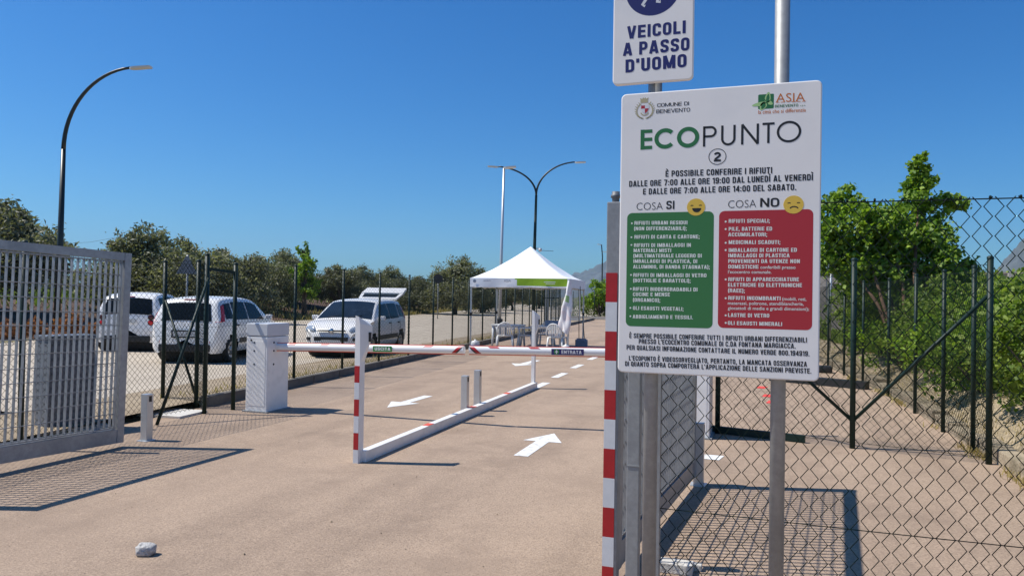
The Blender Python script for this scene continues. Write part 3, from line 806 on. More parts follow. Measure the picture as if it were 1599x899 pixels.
# ------------------------------------------------------------ notice board on two posts
BY = 3.2
t = thing('notice_board', 'white waste drop-off notice board with green and red panels on two steel posts', 'sign', (-.2, BY+.06, 0))
OB = Vector((-.2, BY+.06, 0))
for x, h in ((-.475, 3.3), (.045, 3.6)):
    m = MB(); m.tube([(x+.2, 0, 0), (x+.2, 0, h)], .030, 20); m.build('post', M['galvdull'], t)
    m = MB(); m.lathe([(.032, h-.02), (.032, h+.008), (.001, h+.010)], 16, (x+.2, 0, 0)); m.build('post_cap', M['black'], t)
def rrect(x0, x1, z0, z1, r, n=6):
    pts = []
    for cx, cz, a0 in ((x1-r, z0+r, -90), (x1-r, z1-r, 0), (x0+r, z1-r, 90), (x0+r, z0+r, 180)):
        for i in range(n+1): a = rad(a0+90*i/n); pts.append((cx+r*math.cos(a), cz+r*math.sin(a)))
    return pts
def panel(name, x0, x1, z0, z1, r, m_, parent, yf, yb, lip=True):
    k = MB(); k.prism([Vector((x, BY, z))-OB for x, z in rrect(x0, x1, z0, z1, r)], (0, yf, 0), (0, yb, 0))
    return k.build(name, m_, parent)
def board(x0, x1, z0, z1, name):
    k = MB()
    pts = rrect(x0, x1, z0, z1, .022)
    n = len(pts); rows = []
    cx, cz = (x0+x1)/2, (z0+z1)/2
    def ring(ins, y):
        q = rrect(x0+ins, x1-ins, z0+ins, z1-ins, max(.004, .022-ins)); return [Vector((x, BY+y, z))-OB for x, z in q]
    rings = [ring(.004, .022), ring(0, .022), ring(0, .004), ring(.0015, .0012), ring(.005, 0)]
    vs = [v_ for rg in rings for v_ in rg]; fs = []
    for i in range(len(rings)-1):
        for j in range(n): fs.append((i*n+j, i*n+(j+1) % n, (i+1)*n+(j+1) % n, (i+1)*n+j))
    fs.append(tuple((len(rings)-1)*n+j for j in range(n))); fs.append(tuple(j for j in range(n)))
    k.add(vs, fs); return k.build(name, M['board'], t)
bd = board(-.612, .197, 1.28, 2.485, 'board')
for zz in (1.45, 2.3):
    m = MB(); m.box((0, -.026, zz), (.62, .012, .04)); m.build('rear_rail', M['galvdull'], t)
def PX(px, py): return atY(px, py, BY) - OB
def line(mb, body, l, r_, cap, bold=.012, space=1.0, off=-.0006, capref=None, sw=None):
    """text between photo pixels l and r_ (baseline), cap in pixels"""
    L, R = PX(*l), PX(*r_); c = (PX(l[0], l[1]-cap)-L).z
    if bold > .009 and body.upper() == body and not capref:
        put_strokes(mb, body, L, R, c, *(sw or (.50, .175)), Vector((0, -1, 0)), -off); return
    put_text(mb, body, L, R, c, bold, space, Vector((0, off, 0)), capref=capref)
def green_xy(x, y): return (960+x*.33367, 300+y*.33367)

# coloured panels, faces
def pxpanel(name, tl, br, r, m_):
    a, b_ = PX(*tl)+OB, PX(*br)+OB
    return panel(name, a.x, b_.x, b_.z, a.z, r, m_, bd, -.0003, .001)
gp = pxpanel('green_panel', (979.5, 332.8), (1112.6, 512.6), .022, M['sgreen'])
rp = pxpanel('red_panel', (1123, 329.6), (1268, 515.5), .022, M['sred'])
k = MB()
G_ = [('RIFIUTI URBANI RESIDUI', 92, 153, 340, 151), ('(NON DIFFERENZIABILI);', 90, 179, 337, 178), ('RIFIUTI DI CARTA E CARTONE;', 92, 218, 397, 217),
      ('RIFIUTI DI IMBALLAGGI IN', 90, 257, 356, 256), ('MATERIALI MISTI', 88, 281, 264, 281), ('(MULTIMATERIALE LEGGERO DI', 87, 306, 407, 306),
      ('IMBALLAGGI DI PLASTICA, DI', 87, 331, 386, 332), ('ALLUMINIO, DI BANDA STAGNATA);', 86, 357, 445, 359), ('RIFIUTI DI IMBALLAGGI DI VETRO', 87, 396, 429, 398),
      ('(BOTTIGLIE E BARATTOLI);', 86, 421, 355, 423), ('RIFIUTI BIODERGRADABILI DI', 85, 461, 387, 464), ('CUCINE E MENSE', 85, 486, 258, 487),
      ('(ORGANICO);', 85, 512, 213, 514), ('OLI ESAUSTI VEGETALI;', 85, 550, 322, 555), ('ABBIGLIAMENTO E TESSILI.', 84, 590, 366, 594)]
for s_, x0, y0, x1, y1 in G_: line(k, s_, green_xy(x0, y0), green_xy(x1, y1), 5.7, .014)
def dot(mb, px, py, rpx, off=-.0006, n=12, sx=1.0):
    c = PX(px, py); r_ = rpx*.00256
    mb.add([c+Vector((r_*sx*math.cos(2*PI*i/n), off, r_*math.sin(2*PI*i/n))) for i in range(n)], [tuple(range(n))])
for x, y in ((80, 146), (78, 211), (78, 247), (76, 387), (75, 452), (73, 541), (73, 580)): dot(k, *green_xy(x, y), 1.5)
k.build('lettering', M['cream'], gp, fix=False)
k = MB()
R_ = [('RIFIUTI SPECIALI;', 533, 144, 726, 143), ('PILE, BATTERIE ED', 533, 181, 736, 180), ('ACCUMULATORI;', 531, 207, 713, 207), ('MEDICINALI SCADUTI;', 533, 243, 775, 243),
      ('IMBALLAGGI DI CARTONE ED', 533, 280, 852, 279), ('IMBALLAGGI DI PLASTICA', 531, 305, 818, 305), ('PROVENIENTI DA UTENZE NON', 531, 331, 866, 332),
      ('DOMESTICHE', 531, 357, 673, 358), ('RIFIUTI DI APPARECCHIATURE', 531, 416, 862, 417), ('ELETTRICHE ED ELETTRONICHE', 530, 442, 876, 444),
      ('(RAEE);', 530, 468, 609, 470), ('RIFIUTI INGOMBRANTI', 531, 503, 776, 506), ('LASTRE DI VETRO', 530, 583, 723, 586), ('OLI ESAUSTI MINERALI', 529, 620, 783, 626)]
for s_, x0, y0, x1, y1 in R_: line(k, s_, green_xy(x0, y0), green_xy(x1, y1), 5.9, .014)
for s_, x0, y0, x1, y1 in (('conferibili presso', 681, 358, 846, 359), ("l'ecocentro comunale.", 530, 380, 733, 381), ('(mobili, reti,', 783, 506, 896, 508),
                           ('materassi, poltrone, stendibiancheria,', 529, 526, 884, 530), ('giocattoli di medie e grandi dimensioni);', 529, 549, 909, 554)):
    line(k, s_, green_xy(x0, y0), green_xy(x1, y1), 5.0, .010)
for y in (138, 173, 237, 271, 408, 496, 576, 611): dot(k, *green_xy(519, y), 1.6)
k.build('lettering', M['cream'], rp, fix=False)

k = MB()
line(k, 'È POSSIBILE CONFERIRE I RIFIUTI', (1039.1, 276.2), (1205.8, 270.8), 9.4, .012)
line(k, 'DALLE ORE 7:00 ALLE ORE 19:00 DAL LUNEDÌ AL VENERDÌ', (982.4, 291.9), (1269.4, 281.6), 9.2, .012)
line(k, 'E DALLE ORE 7:00 ALLE ORE 14:00 DEL SABATO.', (1004, 303.9), (1243.4, 296.9), 9.2, .012)
for s_, x0, y0, x1, y1 in (('È SEMPRE POSSIBILE CONFERIRE TUTTI I RIFIUTI URBANI DIFFERENZIABILI', 68, 681, 899, 703),
      ("PRESSO L'ECOCENTRO COMUNALE DI C.DA FONTANA MARGIACCA.", 112, 708, 846, 731), ('PER QUALSIASI INFORMAZIONE CONTATTARE IL NUMERO VERDE 800.194919.', 55, 736, 911, 767),
      ("L'ECOPUNTO È VIDEOSORVEGLIATO, PERTANTO, LA MANCATA OSSERVANZA", 66, 786, 899, 816), ("DI QUANTO SOPRA COMPORTERÀ L'APPLICAZIONE DELLE SANZIONI PREVISTE.", 48, 812, 920, 848)):
    line(k, s_, green_xy(x0, y0), green_xy(x1, y1), 7.4, .014)
line(k, 'SI', (1040.3, 326.7), (1053.1, 326.5), 13, .03, sw=(.62, .18)); line(k, 'NO', (1186.8, 323.3), (1216.7, 323), 14, .03, sw=(.72, .18))
k.build('lettering', M['ink'], bd, fix=False)
k = MB()
line(k, 'COSA', (993.9, 328), (1034.9, 327), 11, -.014); line(k, 'COSA', (1136.9, 324.8), (1180.7, 323.6), 11.5, -.014)
k.build('lettering', M['ink'], bd, fix=False)

def stroke(mb, pts, w, off=-.0006, closed=False):
    """flat ribbon along board-local points (x,z) of width w"""
    n = len(pts); L_, R2 = [], []
    for i in range(n):
        a = Vector(pts[(i-1) % n] if (closed or i > 0) else pts[i]); b_ = Vector(pts[(i+1) % n] if (closed or i < n-1) else pts[i])
        d = (b_-a); d = d.normalized() if d.length else Vector((1, 0)); q = Vector((-d.y, d.x)); c = Vector(pts[i])
        L_.append(c+q*w/2); R2.append(c-q*w/2)
    vs = [Vector((v_.x, off+BY-OB.y, v_.y)) for v_ in L_+R2]
    m_ = n if closed else n-1
    mb.add(vs, [(i, (i+1) % n, n+(i+1) % n, n+i) for i in range(m_)])
def arcpts(cx, cz, rx, rz_, a0, a1, n=24): return [(cx+rx*math.cos(rad(a0+(a1-a0)*i/n)), cz+rz_*math.sin(rad(a0+(a1-a0)*i/n))) for i in range(n+1)]
def lxz(px, py): q = PX(px, py); return q.x, q.z
# title in geometric lettering: ECO bold green, PUNTO fine black
def letter(mb, ch, x0, x1, z0, z1, w):
    h = z1-z0; cx, cz = (x0+x1)/2, (z0+z1)/2; hw = w/2
    if ch == 'E':
        stroke(mb, [(x0+hw, z0), (x0+hw, z1)], w)
        for zz in (z0+hw, cz, z1-hw): stroke(mb, [(x0+w-.0002, zz), (x1, zz)], w*.9)
    elif ch == 'C': stroke(mb, arcpts(cx+.004, cz, (x1-x0)/2-hw+.004, h/2-hw, 42, 318, 40), w)
    elif ch == 'O': stroke(mb, arcpts(cx, cz, (x1-x0)/2-hw, h/2-hw, 0, 360, 48)[:-1], w, closed=True)
    elif ch == 'P':
        stroke(mb, [(x0+hw, z0), (x0+hw, z1)], w); r2 = (h*.56)/2-hw; zc = z1-hw-r2
        stroke(mb, [(x0+hw, z1-hw), (x1-hw-r2, z1-hw)] + arcpts(x1-hw-r2, zc, r2, r2, 90, -90, 20) + [(x0+hw, zc-r2)], w)
    elif ch == 'U':
        r2 = (x1-x0)/2-hw; stroke(mb, [(x0+hw, z1), (x0+hw, z0+hw+r2)] + arcpts(cx, z0+hw+r2, r2, r2, 180, 360, 24) + [(x1-hw, z1)], w)
    elif ch == 'N':
        stroke(mb, [(x0+hw, z0), (x0+hw, z1)], w); stroke(mb, [(x1-hw, z0), (x1-hw, z1)], w); stroke(mb, [(x0+hw*.8, z1), (x1-hw*.8, z0)], w*1.05, -.0007)
    elif ch == 'T':
        stroke(mb, [(x0, z1-hw), (x1, z1-hw)], w); stroke(mb, [(cx, z0), (cx, z1-w+.0002)], w)
    elif ch == '2':
        stroke(mb, arcpts(cx, z1-h*.30, (x1-x0)/2-hw, h*.30-hw, 170, -35, 20) + [(x0+hw, z0+w)], w); stroke(mb, [(x0, z0+hw), (x1, z0+hw)], w, -.0007)
tb = 970; sc = .20025
def tpx(x, y): return lxz(970+x*sc, 130+y*sc)
k = MB()
for ch, xa, xb, yb, yt in (('E', 150, 243, 520, 359), ('C', 258, 415, 516, 348), ('O', 434, 610, 508, 336)):
    (ax, az), (bx, bz) = tpx(xa, yb), tpx(xb, yt); letter(k, ch, ax, bx, az, bz, .0172 if ch != 'E' else .0165)
k.build('title', M['egreen'], bd, fix=False)
k = MB()
for ch, xa, xb, yb, yt in (('P', 637, 745, 496, 332), ('U', 778, 893, 489, 325), ('N', 934, 1075, 480, 315), ('T', 1100, 1196, 470, 305), ('O', 1212, 1405, 467, 289)):
    (ax, az), (bx, bz) = tpx(xa, yb), tpx(xb, yt); letter(k, ch, ax, bx, az, bz, .0093)
c2 = tpx(750, 573); k2 = PX(970+750*sc, 130+573*sc)
stroke(k, arcpts(c2[0], c2[1], .0345, .0325, 0, 360, 40)[:-1], .0028, closed=True)
(ax, az), (bx, bz) = tpx(722, 612), tpx(778, 536); letter(k, '2', ax, bx, az, bz, .0085)
k.build('title', M['ink'], bd, fix=False)

def face(px, py, rx, rz_, happy):
    x, z = lxz(px, py); k = MB(); P_ = arcpts(x, z, rx, rz_, 0, 360, 40)[:-1]
    k.prism([Vector((a, BY-OB.y, b_)) for a, b_ in P_], (0, -.0008, 0), (0, .001, 0)); o = k.build('smiling_face' if happy else 'frowning_face', M['yellow'], bd)
    k = MB(); off = -.0011
    for s_ in (-1, 1):
        stroke(k, arcpts(x+s_*rx*.46+rx*.02, z+rz_*.12, rx*.15, rz_*.09, 20, 160, 8), .0035, off)
    if happy:
        k.add([Vector((a, off+BY-OB.y, b_)) for a, b_ in arcpts(x+rx*.08, z-rz_*.12, rx*.50, rz_*.50, 180, 360, 16)], [tuple(range(17))])
    else: stroke(k, arcpts(x+rx*.05, z-rz_*.52, rx*.42, rz_*.30, 20, 160, 14), .0045, off)
    k.build('features', M['ink'], o, fix=False)
face(1086.8, 323.4, .0375, .0360, True); face(1239.1, 319.5, .0385, .0365, False)

# municipal arms and wording, top left
k = MB(); cx, cz = lxz(1006.7, 173)
stroke(k, arcpts(cx, cz, .034, .034, 118, 262, 22), .005); stroke(k, arcpts(cx, cz, .034, .034, 62, -82, 22), .005)
for a in range(125, 262, 16):
    for s_ in (1, -1):
        x, z = cx+s_*.037*math.cos(rad(a)), cz+.037*math.sin(rad(a)); stroke(k, [(x, z), (x+s_*-.006, z+.006)], .003)
stroke(k, arcpts(cx, cz+.002, .019, .022, 210, 330, 12), .0045)
q = lxz(1006, 156.5)
k.add([Vector((q[0]+x, BY-OB.y-.0006, q[1]+z)) for x, z in ((-.016, -.012), (.016, -.012), (.016, .002), (.019, .010), (.009, .005), (.004, .012), (0, .006), (-.004, .012), (-.009, .005), (-.019, .010), (-.016, .002))], [(0, 1, 2, 10), (2, 3, 4, 5, 6, 7, 8, 9, 10)])
k.build('coat_of_arms', M['gold'], bd, fix=False)
sx, sz = lxz(1007, 170.5); k = MB()
def sh(pts, mi, off=-.0009): k.cur = mi; k.add([Vector((sx+x, BY-OB.y+off, sz+z)) for x, z in pts], [tuple(range(len(pts)))])
sh([(-.0175, .017), (.0175, .017), (.018, .004), (.012, -.012), (0, -.021), (-.012, -.012), (-.018, .004)], 1, -.0007)
sh([(-.016, .0155), (0, .0155), (0, .002), (-.0165, .002)], 0); sh([(0, .002), (.0165, .002), (.011, -.011), (0, -.0195)], 0)
k.build('shield', [M['sred'], M['whiteref']], bd, fix=False)
k = MB(); line(k, 'COMUNE DI', (1026.1, 167.6), (1075.7, 164.6), 5.8, .012, sw=(.72, .14)); line(k, 'BENEVENTO', (1024.7, 177.5), (1077.5, 174.4), 6, .012, sw=(.72, .14))
k.build('lettering', M['ink'], bd, fix=False)
# operator emblem, top right
a, b_ = lxz(1184, 148.2), lxz(1208.2, 169.4)
k = MB(); k.prism([Vector((x, BY-OB.y, z)) for x, z in rrect(a[0], b_[0], b_[1], a[1], .004)], (0, -.0003, 0), (0, .001, 0)); em = k.build('emblem', M['egreen'], bd)
k = MB(); mx_, mz_ = (a[0]+b_[0])/2, (a[1]+b_[1])/2
def wing(cx, cz, L, w, ang, off=-.0006):
    ca, sa = math.cos(rad(ang)), math.sin(rad(ang)); P_ = []
    for i in range(16):
        t_ = 2*PI*i/16; x, z = L*(math.cos(t_)*.5+.5), w*math.sin(t_)*(1-.3*math.cos(t_)); P_.append((cx+ca*x-sa*z, cz+sa*x+ca*z))
    k.add([Vector((x, BY-OB.y+off, z)) for x, z in P_], [tuple(range(16))])
k.cur = 0; wing(mx_+.004, mz_-.006, .045, .011, 82); wing(mx_, mz_-.006, .055, .008, 188); wing(mx_-.002, mz_-.004, .036, .012, 238); wing(mx_+.004, mz_, .026, .008, 330)
k.cur = 1; wing(mx_+.005, mz_-.001, .032, .006, 82, -.0009); wing(mx_-.004, mz_-.009, .024, .007, 238, -.0009)
stroke(k, [(mx_+.012, mz_-.018), (mx_-.012, mz_+.02)], .003, -.0011)
k.build('emblem_insect', [M['lgreen'], M['egreen']], em, fix=False)
k = MB(); line(k, 'ASIA', (1211.6, 160), (1257, 158.2), 13.2, -.004)
for fx, ww in ((0, 6), (7.6, 6), (24.6, 6.5), (33, 6), (41, 6)):      # foot serifs
    p0, p1 = PX(1211.2+fx, 160.1-.04*fx), PX(1211.2+fx+ww, 160.1-.04*(fx+ww)); stroke(k, [(p0.x, p0.z), (p1.x, p1.z)], .0024, -.0007)
line(k, 'la città che si differenzia', (1184, 178.3), (1258.3, 174.6), 5.8, .006)
k.build('lettering', M['orange'], bd, fix=False)
k = MB(); line(k, 'BENEVENTO', (1210, 168.3), (1246.3, 166.5), 4.2, .014, sw=(.62, .15)); line(k, 's.p.a.', (1249.5, 166.2), (1258.3, 165.6), 2.6, .0)
k.build('lettering', M['egreen'], bd, fix=False)

# upper plate: vehicles at walking pace
up = board(-.652, -.308, 2.528, 3.06, 'speed_plate')
k = MB(); line(k, 'VEICOLI', (979.2, 61.3), (1070.7, 52.3), 19.6, .045, sw=(.56, .20)); line(k, 'A PASSO', (972.8, 88), (1076.4, 79), 20, .045, sw=(.56, .20)); line(k, "D'UOMO", (976.7, 114), (1072.1, 105), 20.3, .045, sw=(.56, .20))
k.build('lettering', M['navy'], up, fix=False)
dc = atY(1019.5, -18, BY)-OB; k = MB()
k.prism([Vector((dc.x+.118*math.cos(2*PI*i/48), BY-OB.y, dc.z+.118*math.sin(2*PI*i/48))) for i in range(48)], (0, -.0003, 0), (0, .001, 0))
di = k.build('blue_disc', M['navy'], up)
k = MB(); x, z = dc.x, dc.z          # simple walking figure
stroke(k, arcpts(x, z+.075, .009, .009, 0, 360, 16)[:-1], .018, -.0006, True)
stroke(k, [(x, z+.055), (x, z-.002)], .030, -.0007); stroke(k, [(x-.003, z), (x-.022, z-.035), (x-.044, z-.068), (x-.032, z-.074)], .013, -.0008)
stroke(k, [(x+.003, z), (x+.022, z-.03), (x+.020, z-.062), (x+.034, z-.062)], .013, -.0008); stroke(k, [(x, z+.048), (x+.03, z+.02), (x+.044, z+.028)], .010, -.0009); stroke(k, [(x, z+.048), (x-.03, z+.012)], .010, -.0009)
k.build('pictogram', M['whiteref'], di, fix=False)

# ------------------------------------------------------------ cars
def lerp_tab(tab, x):
    for (a, b_), (c, d) in zip(tab, tab[1:]):
        if x <= c: return b_ + (d-b_)*(x-a)/(c-a) if c > a else d
    return tab[-1][1]
class CarShape:
    def __init__(s, top, plan, belt, zl=.24, tumble=.30): s.top, s.plan, s.belt, s.zl, s.tumble = top, plan, belt, zl, tumble
    def sec(s, x):
        zt = lerp_tab(s.top, x); hw = lerp_tab(s.plan, x); zb = min(lerp_tab(s.belt, x), zt-.045); crown = .05
        ze = zt-crown if zt-crown > zb+.004 else zb+.004
        rw = max(.3*hw, hw*.97 - s.tumble*(ze-zb) - .03)
        return zt, hw, zb, ze, rw
    def half(s, x):
        zt, hw, zb, ze, rw = s.sec(x); zl = s.zl; P_ = []
        def seg(a, b_, n, bul=0.0):
            for i in range(n):
                t_ = i/n; P_.append((a[0]+(b_[0]-a[0])*t_ + bul*math.sin(PI*t_), a[1]+(b_[1]-a[1])*t_))
        m1 = zl+.10; m2 = zl+.42*(zb-zl)
        seg((hw*.90, zl), (hw*.975, m1), 2); seg((hw*.975, m1), (hw, m2), 3); seg((hw, m2), (hw*.97, zb), 4, .006); seg((hw*.97, zb), (rw, ze), 7, .012)
        n = 8
        for i in range(n+1):
            t_ = i/n; P_.append((rw*(1-t_), ze+(zt-ze)*(1-(1-t_)**2.4)))
        return P_
    def side(s, x, t_, off=.008):
        zt, hw, zb, ze, rw = s.sec(x); y = hw*.97+(rw-hw*.97)*t_ + .012*math.sin(PI*t_); z = zb+(ze-zb)*t_
        return y+off, z+off*.3
    def topz(s, x, u):
        zt, hw, zb, ze, rw = s.sec(x); return rw*u, ze+(zt-ze)*(1-abs(u)**2.4)
def build_car(cs, L, wheels, wr, root, front_face=True, open_hatch=False):
    xs = sorted(set([round(v, 3) for v in [0, .01, .02, .03, .045, .06, .08, .1, .12, .14, .17, .2, .23, .26, .3, .35] + [.4+.06*i for i in range(int((L-.75)/.06))] + [L-.35, L-.3, L-.25, L-.2, L-.16, L-.12, L-.09, L-.06, L-.04, L-.02, L]]))
    secs = [cs.half(x) for x in xs]; n = len(secs[0])
    bm = MB(); bm.smooth = True
    for sgn in (1, -1):
        vs = [Vector((x, sgn*y, z)) for x, sc_ in zip(xs, secs) for y, z in sc_]; fs = []
        for i in range(len(xs)-1):
            for j in range(n-1):
                cx = (xs[i]+xs[i+1])/2; cz = (secs[i][j][1]+secs[i][j+1][1])/2; cy = secs[i][j][0]
                if cy > .5 and any(math.hypot(cx-w_, cz-wr) < wr+.045 for w_ in wheels): continue
                q = (i*n+j, (i+1)*n+j, (i+1)*n+j+1, i*n+j+1); fs.append(q if sgn > 0 else q[::-1])
        fs.append(tuple(range(n)) if sgn > 0 else tuple(range(n))[::-1])
        fs.append(tuple((len(xs)-1)*n+j for j in range(n)))
        bm.add(vs, fs)
    body = bm.build('body', M['carwhite'], root)
    # dark underbody and wheel wells
    m = MB(); m.box((L/2, 0, cs.zl+.06), (L-.5, 1.36, .10)); m.box((L/2, 0, .55), (L-1.0, 1.1, .5))
    for w_ in wheels: m.lathe([(wr+.05, -.70), (wr+.05, .70)], 20, (w_, 0, wr), 'Y')
    m.build('underbody', M['dark'], root, fix=False)
    for w_ in wheels:
        for s_ in (1, -1):
            hw = lerp_tab(cs.plan, w_)
            m = MB(); y1, y0 = hw-.015, hw-.19
            P_ = [(wr*.62, y1-.03), (wr*.66, y1-.008), (wr*.90, y1), (wr*.98, y1-.02), (wr, y1-.05), (wr, y0+.05), (wr*.96, y0), (wr*.6, y0)]
            m.lathe([(a, s_*b_) for a, b_ in P_], 24, (0, 0, 0), 'Y'); w = m.build('wheel', M['rubber'], root, loc=(w_, 0, wr))
            m = MB(); m.lathe([(.001, s_*(y1-.020)), (wr*.16, s_*(y1-.018)), (wr*.2, s_*(y1-.035)), (wr*.55, s_*(y1-.03)), (wr*.64, s_*(y1-.012)), (wr*.66, s_*(y1-.03))], 24, (0, 0, 0), 'Y')
            m.build('rim', M['rim'], w)
            m = MB()
            for i in range(6):
                a = 2*PI*i/6; m.lathe([(wr*.085, s_*(y1-.020)), (.001, s_*(y1-.0195))], 8, (wr*.40*math.cos(a), 0, wr*.40*math.sin(a)), 'Y')
            m.build('rim_slot', M['black'], w, fix=False)
    return body
def side_window(cs, x0, x1, root, t0=.05, t1=.86, slant0=0.0, slant1=0.0, name='side_window', m_=None, off=.008):
    for s_ in (1, -1):
        m = MB(); m.smooth = True
        def fn(u, v_):
            t_ = t0+(t1-t0)*v_; x = x0+slant0*v_ + (x1+slant1*v_ - x0-slant0*v_)*u; y, z = cs.side(x, t_, off); return Vector((x, s_*y, z))
        m.grid(fn, 10, 6); m.build(name, m_ or M['glass'], root)
def top_window(cs, x0, x1, root, w=.9, name='windscreen', dirx=1, off=.010, m_=None, w1=None):
    m = MB(); m.smooth = True
    def fn(u, v_):
        x = x0+(x1-x0)*u; ww = w+((w1 or w)-w)*u; y, z = cs.topz(x, (v_*2-1)*ww); e = .004; sl_ = (cs.topz(x+e, 0)[1]-cs.topz(x-e, 0)[1])/(2*e)
        nn = Vector((-sl_, 0, 1)).normalized(); return Vector((x, y, z))+nn*off
    m.grid(fn, 12, 12); return m.build(name, m_ or M['glass'], root)

HB = CarShape([(0, .55), (.02, .72), (.04, .86), (.06, .97), (.12, 1.17), (.18, 1.33), (.24, 1.44), (.33, 1.50), (.6, 1.535), (1.0, 1.55), (1.7, 1.54), (2.0, 1.50), (2.2, 1.425), (2.45, 1.27), (2.7, 1.10), (2.86, .995), (3.0, .965), (3.25, .91), (3.42, .84), (3.52, .77), (3.59, .68), (3.63, .58), (3.65, .46)],
              [(0, .66), (.03, .73), (.08, .775), (.2, .805), (.6, .82), (3.0, .82), (3.2, .80), (3.35, .765), (3.48, .69), (3.57, .60), (3.63, .50), (3.65, .44)],
              [(0, .95), (.5, .975), (1.5, .955), (2.9, .94), (3.65, .9)])
def hatchback(label, loc, rz, hatch_open, group='white hatchbacks parked on the road'):
    t = thing('parked_car', label, 'car', loc, rz, group); cs = HB
    body = build_car(cs, 3.65, (.62, 2.92), .30, t)
    top_window(cs, 2.10, 2.80, t, .90, 'windscreen', w1=.95, m_=M['screen'])
    side_window(cs, 1.56, 2.46, t, .05, .84, 0, -.32)
    side_window(cs, .78, 1.50, t, .05, .84)
    side_window(cs, .34, .70, t, .10, .80, .03, 0)
    if not hatch_open:
        top_window(cs, .066, .212, t, .80, 'rear_window', w1=.76)
        m = MB(); m.bbox((.262, 0, 1.462), (.03, .30, .022), .006); m.build('brake_light', M['tail'], t)
    else:
        top_window(cs, .03, .26, t, .90, 'boot_opening', m_=M['dark'])
        h = MB(); h.smooth = False
        P0 = Vector((.30, 0, 1.50)); ang = rad(160)
        ca, sa = math.cos(ang), math.sin(ang)
        def hp(l, y, n): return Vector((P0.x+ca*l - sa*n*-1*0 + (-sa)*n*-1, y, P0.z+sa*l + ca*n*-1*-1*-1))
        def ring_(l, w_, th): return [hp(l, -w_, 0), hp(l, w_, 0), hp(l, w_, -th), hp(l, -w_, -th)]
        rows = [ring_(0, .58, .03), ring_(.12, .62, .05), ring_(.14, .62, .05)]
        def slab(l0, l1, w0, w1, n0, n1):
            vs = [hp(l0, -w0, n0), hp(l0, w0, n0), hp(l1, w1, n0), hp(l1, -w1, n0), hp(l0, -w0, n1), hp(l0, w0, n1), hp(l1, w1, n1), hp(l1, -w1, n1)]
            h.add(vs, [(0, 1, 2, 3), (4, 7, 6, 5), (0, 4, 5, 1), (1, 5, 6, 2), (2, 6, 7, 3), (3, 7, 4, 0)])
        slab(0, .10, .56, .58, 0, .05); slab(.44, .90, .62, .60, 0, .07)
        for s_ in (-1, 1):
            vs = [hp(.10, s_*.58, 0), hp(.10, s_*.50, 0), hp(.44, s_*.53, 0), hp(.44, s_*.62, 0), hp(.10, s_*.58, .05), hp(.10, s_*.50, .05), hp(.44, s_*.53, .05), hp(.44, s_*.62, .05)]
            h.add(vs, [(0, 1, 2, 3), (4, 7, 6, 5), (0, 4, 5, 1), (1, 5, 6, 2), (2, 6, 7, 3), (3, 7, 4, 0)])
        tg = h.build('tailgate', M['carwhite'], t)
        h = MB(); h.add([hp(.09, -.51, .02), hp(.09, .51, .02), hp(.45, .54, .02), hp(.45, -.54, .02)], [(0, 1, 2, 3)]); h.build('rear_window', M['glass'], tg, fix=False)
    # lights, trim
    for s_ in (1, -1):
        m = MB(); m.smooth = True
        def fn(u, v_):
            t_ = -.02+.80*v_; x = .075+.20*v_+(.17-.04*v_)*u; y, z = cs.side(x, max(0, t_), .014); return Vector((x, s_*y, z))
        m.grid(fn, 5, 8)
        def fn2(u, v_):
            t_ = .80*v_-.02; x = .075+.20*v_; y, z = cs.side(x, max(0, t_), .014); return Vector((x-.020*u, s_*(y-.11*u), z))
        m.grid(fn2, 3, 8); m.build('tail_lamp', M['tail'], t)
        m = MB(); m.bbox((.035, s_*.60, .50), (.05, .10, .06), .01, s_*-.3); m.build('reflector', M['tail'], t)
        m = MB(); m.smooth = True
        nu, nv = 12, 8
        def fh(u, v_):
            a, b_ = u*2*PI, v_*PI/2; px, py, pz = math.cos(b_)*math.cos(a)*.195, math.cos(b_)*math.sin(a)*.105, math.sin(b_)*.045
            # ellipse lying on the front corner, facing forward and outward
            n_ = Vector((.80, s_*.46, .40)).normalized(); tx = Vector((-.50, s_*.86, .10)).normalized(); tx = (tx - n_*tx.dot(n_)).normalized(); ty = n_.cross(tx)
            return Vector((3.475, s_*.595, .735)) + tx*px + ty*py + n_*pz
        m.grid(fh, nu, nv); m.build('headlight', M['lens'], t)
        m = MB(); m.bbox((2.50, s_*.90, 1.02), (.10, .16, .12), .03); m.build('mirror', M['carwhite'], t)
        for x in (1.62, .86):
            m = MB(); m.bbox((x, s_*(lerp_tab(cs.plan, x)+.002), .87), (.14, .03, .035), .010); m.build('door_handle', M['black'], t)
        m = MB(); m.box((1.75, s_*.822, .50), (1.55, .012, .12)); m.build('side_moulding', M['black'], t)
        for x in (1.53, 2.55, .74):
            m = MB(); m.box((x, s_*.8215, .68), (.006, .004, .48)); m.build('door_gap', M['black'], t)
    m = MB(); m.bbox((.0, 0, .36), (.06, 1.16, .17), .02); m.build('bumper_insert', M['black'], t)
    m = MB(); m.box((-.008, 0, .68), (.03, .58, .17)); po = m.build('plate_recess', M['black'], t)
    m = MB(); m.box((-.026, 0, .68), (.010, .50, .11)); m.build('number_plate', M['plate'], t)
    m = MB(); m.bbox((3.622, 0, .715), (.05, .72, .035), .012); m.build('grille', M['black'], t)
    m = MB(); m.lathe([(.06, 3.60), (.06, 3.662), (.045, 3.668), (.001, 3.67)], 20, (0, 0, .715), 'X'); m.build('badge', M['chrome'], t)
    m = MB(); m.bbox((3.642, 0, .505), (.03, .86, .105), .015); m.build('lower_grille', M['black'], t)
    m = MB(); m.bbox((3.59, 0, .295), (.12, 1.16, .12), .03); m.build('lower_bumper', M['black'], t)
    for s_ in (1, -1):
        m = MB(); m.bbox((3.565, s_*.60, .50), (.05, .16, .08), .02, s_*.7); m.build('fog_light', M['black'], t)
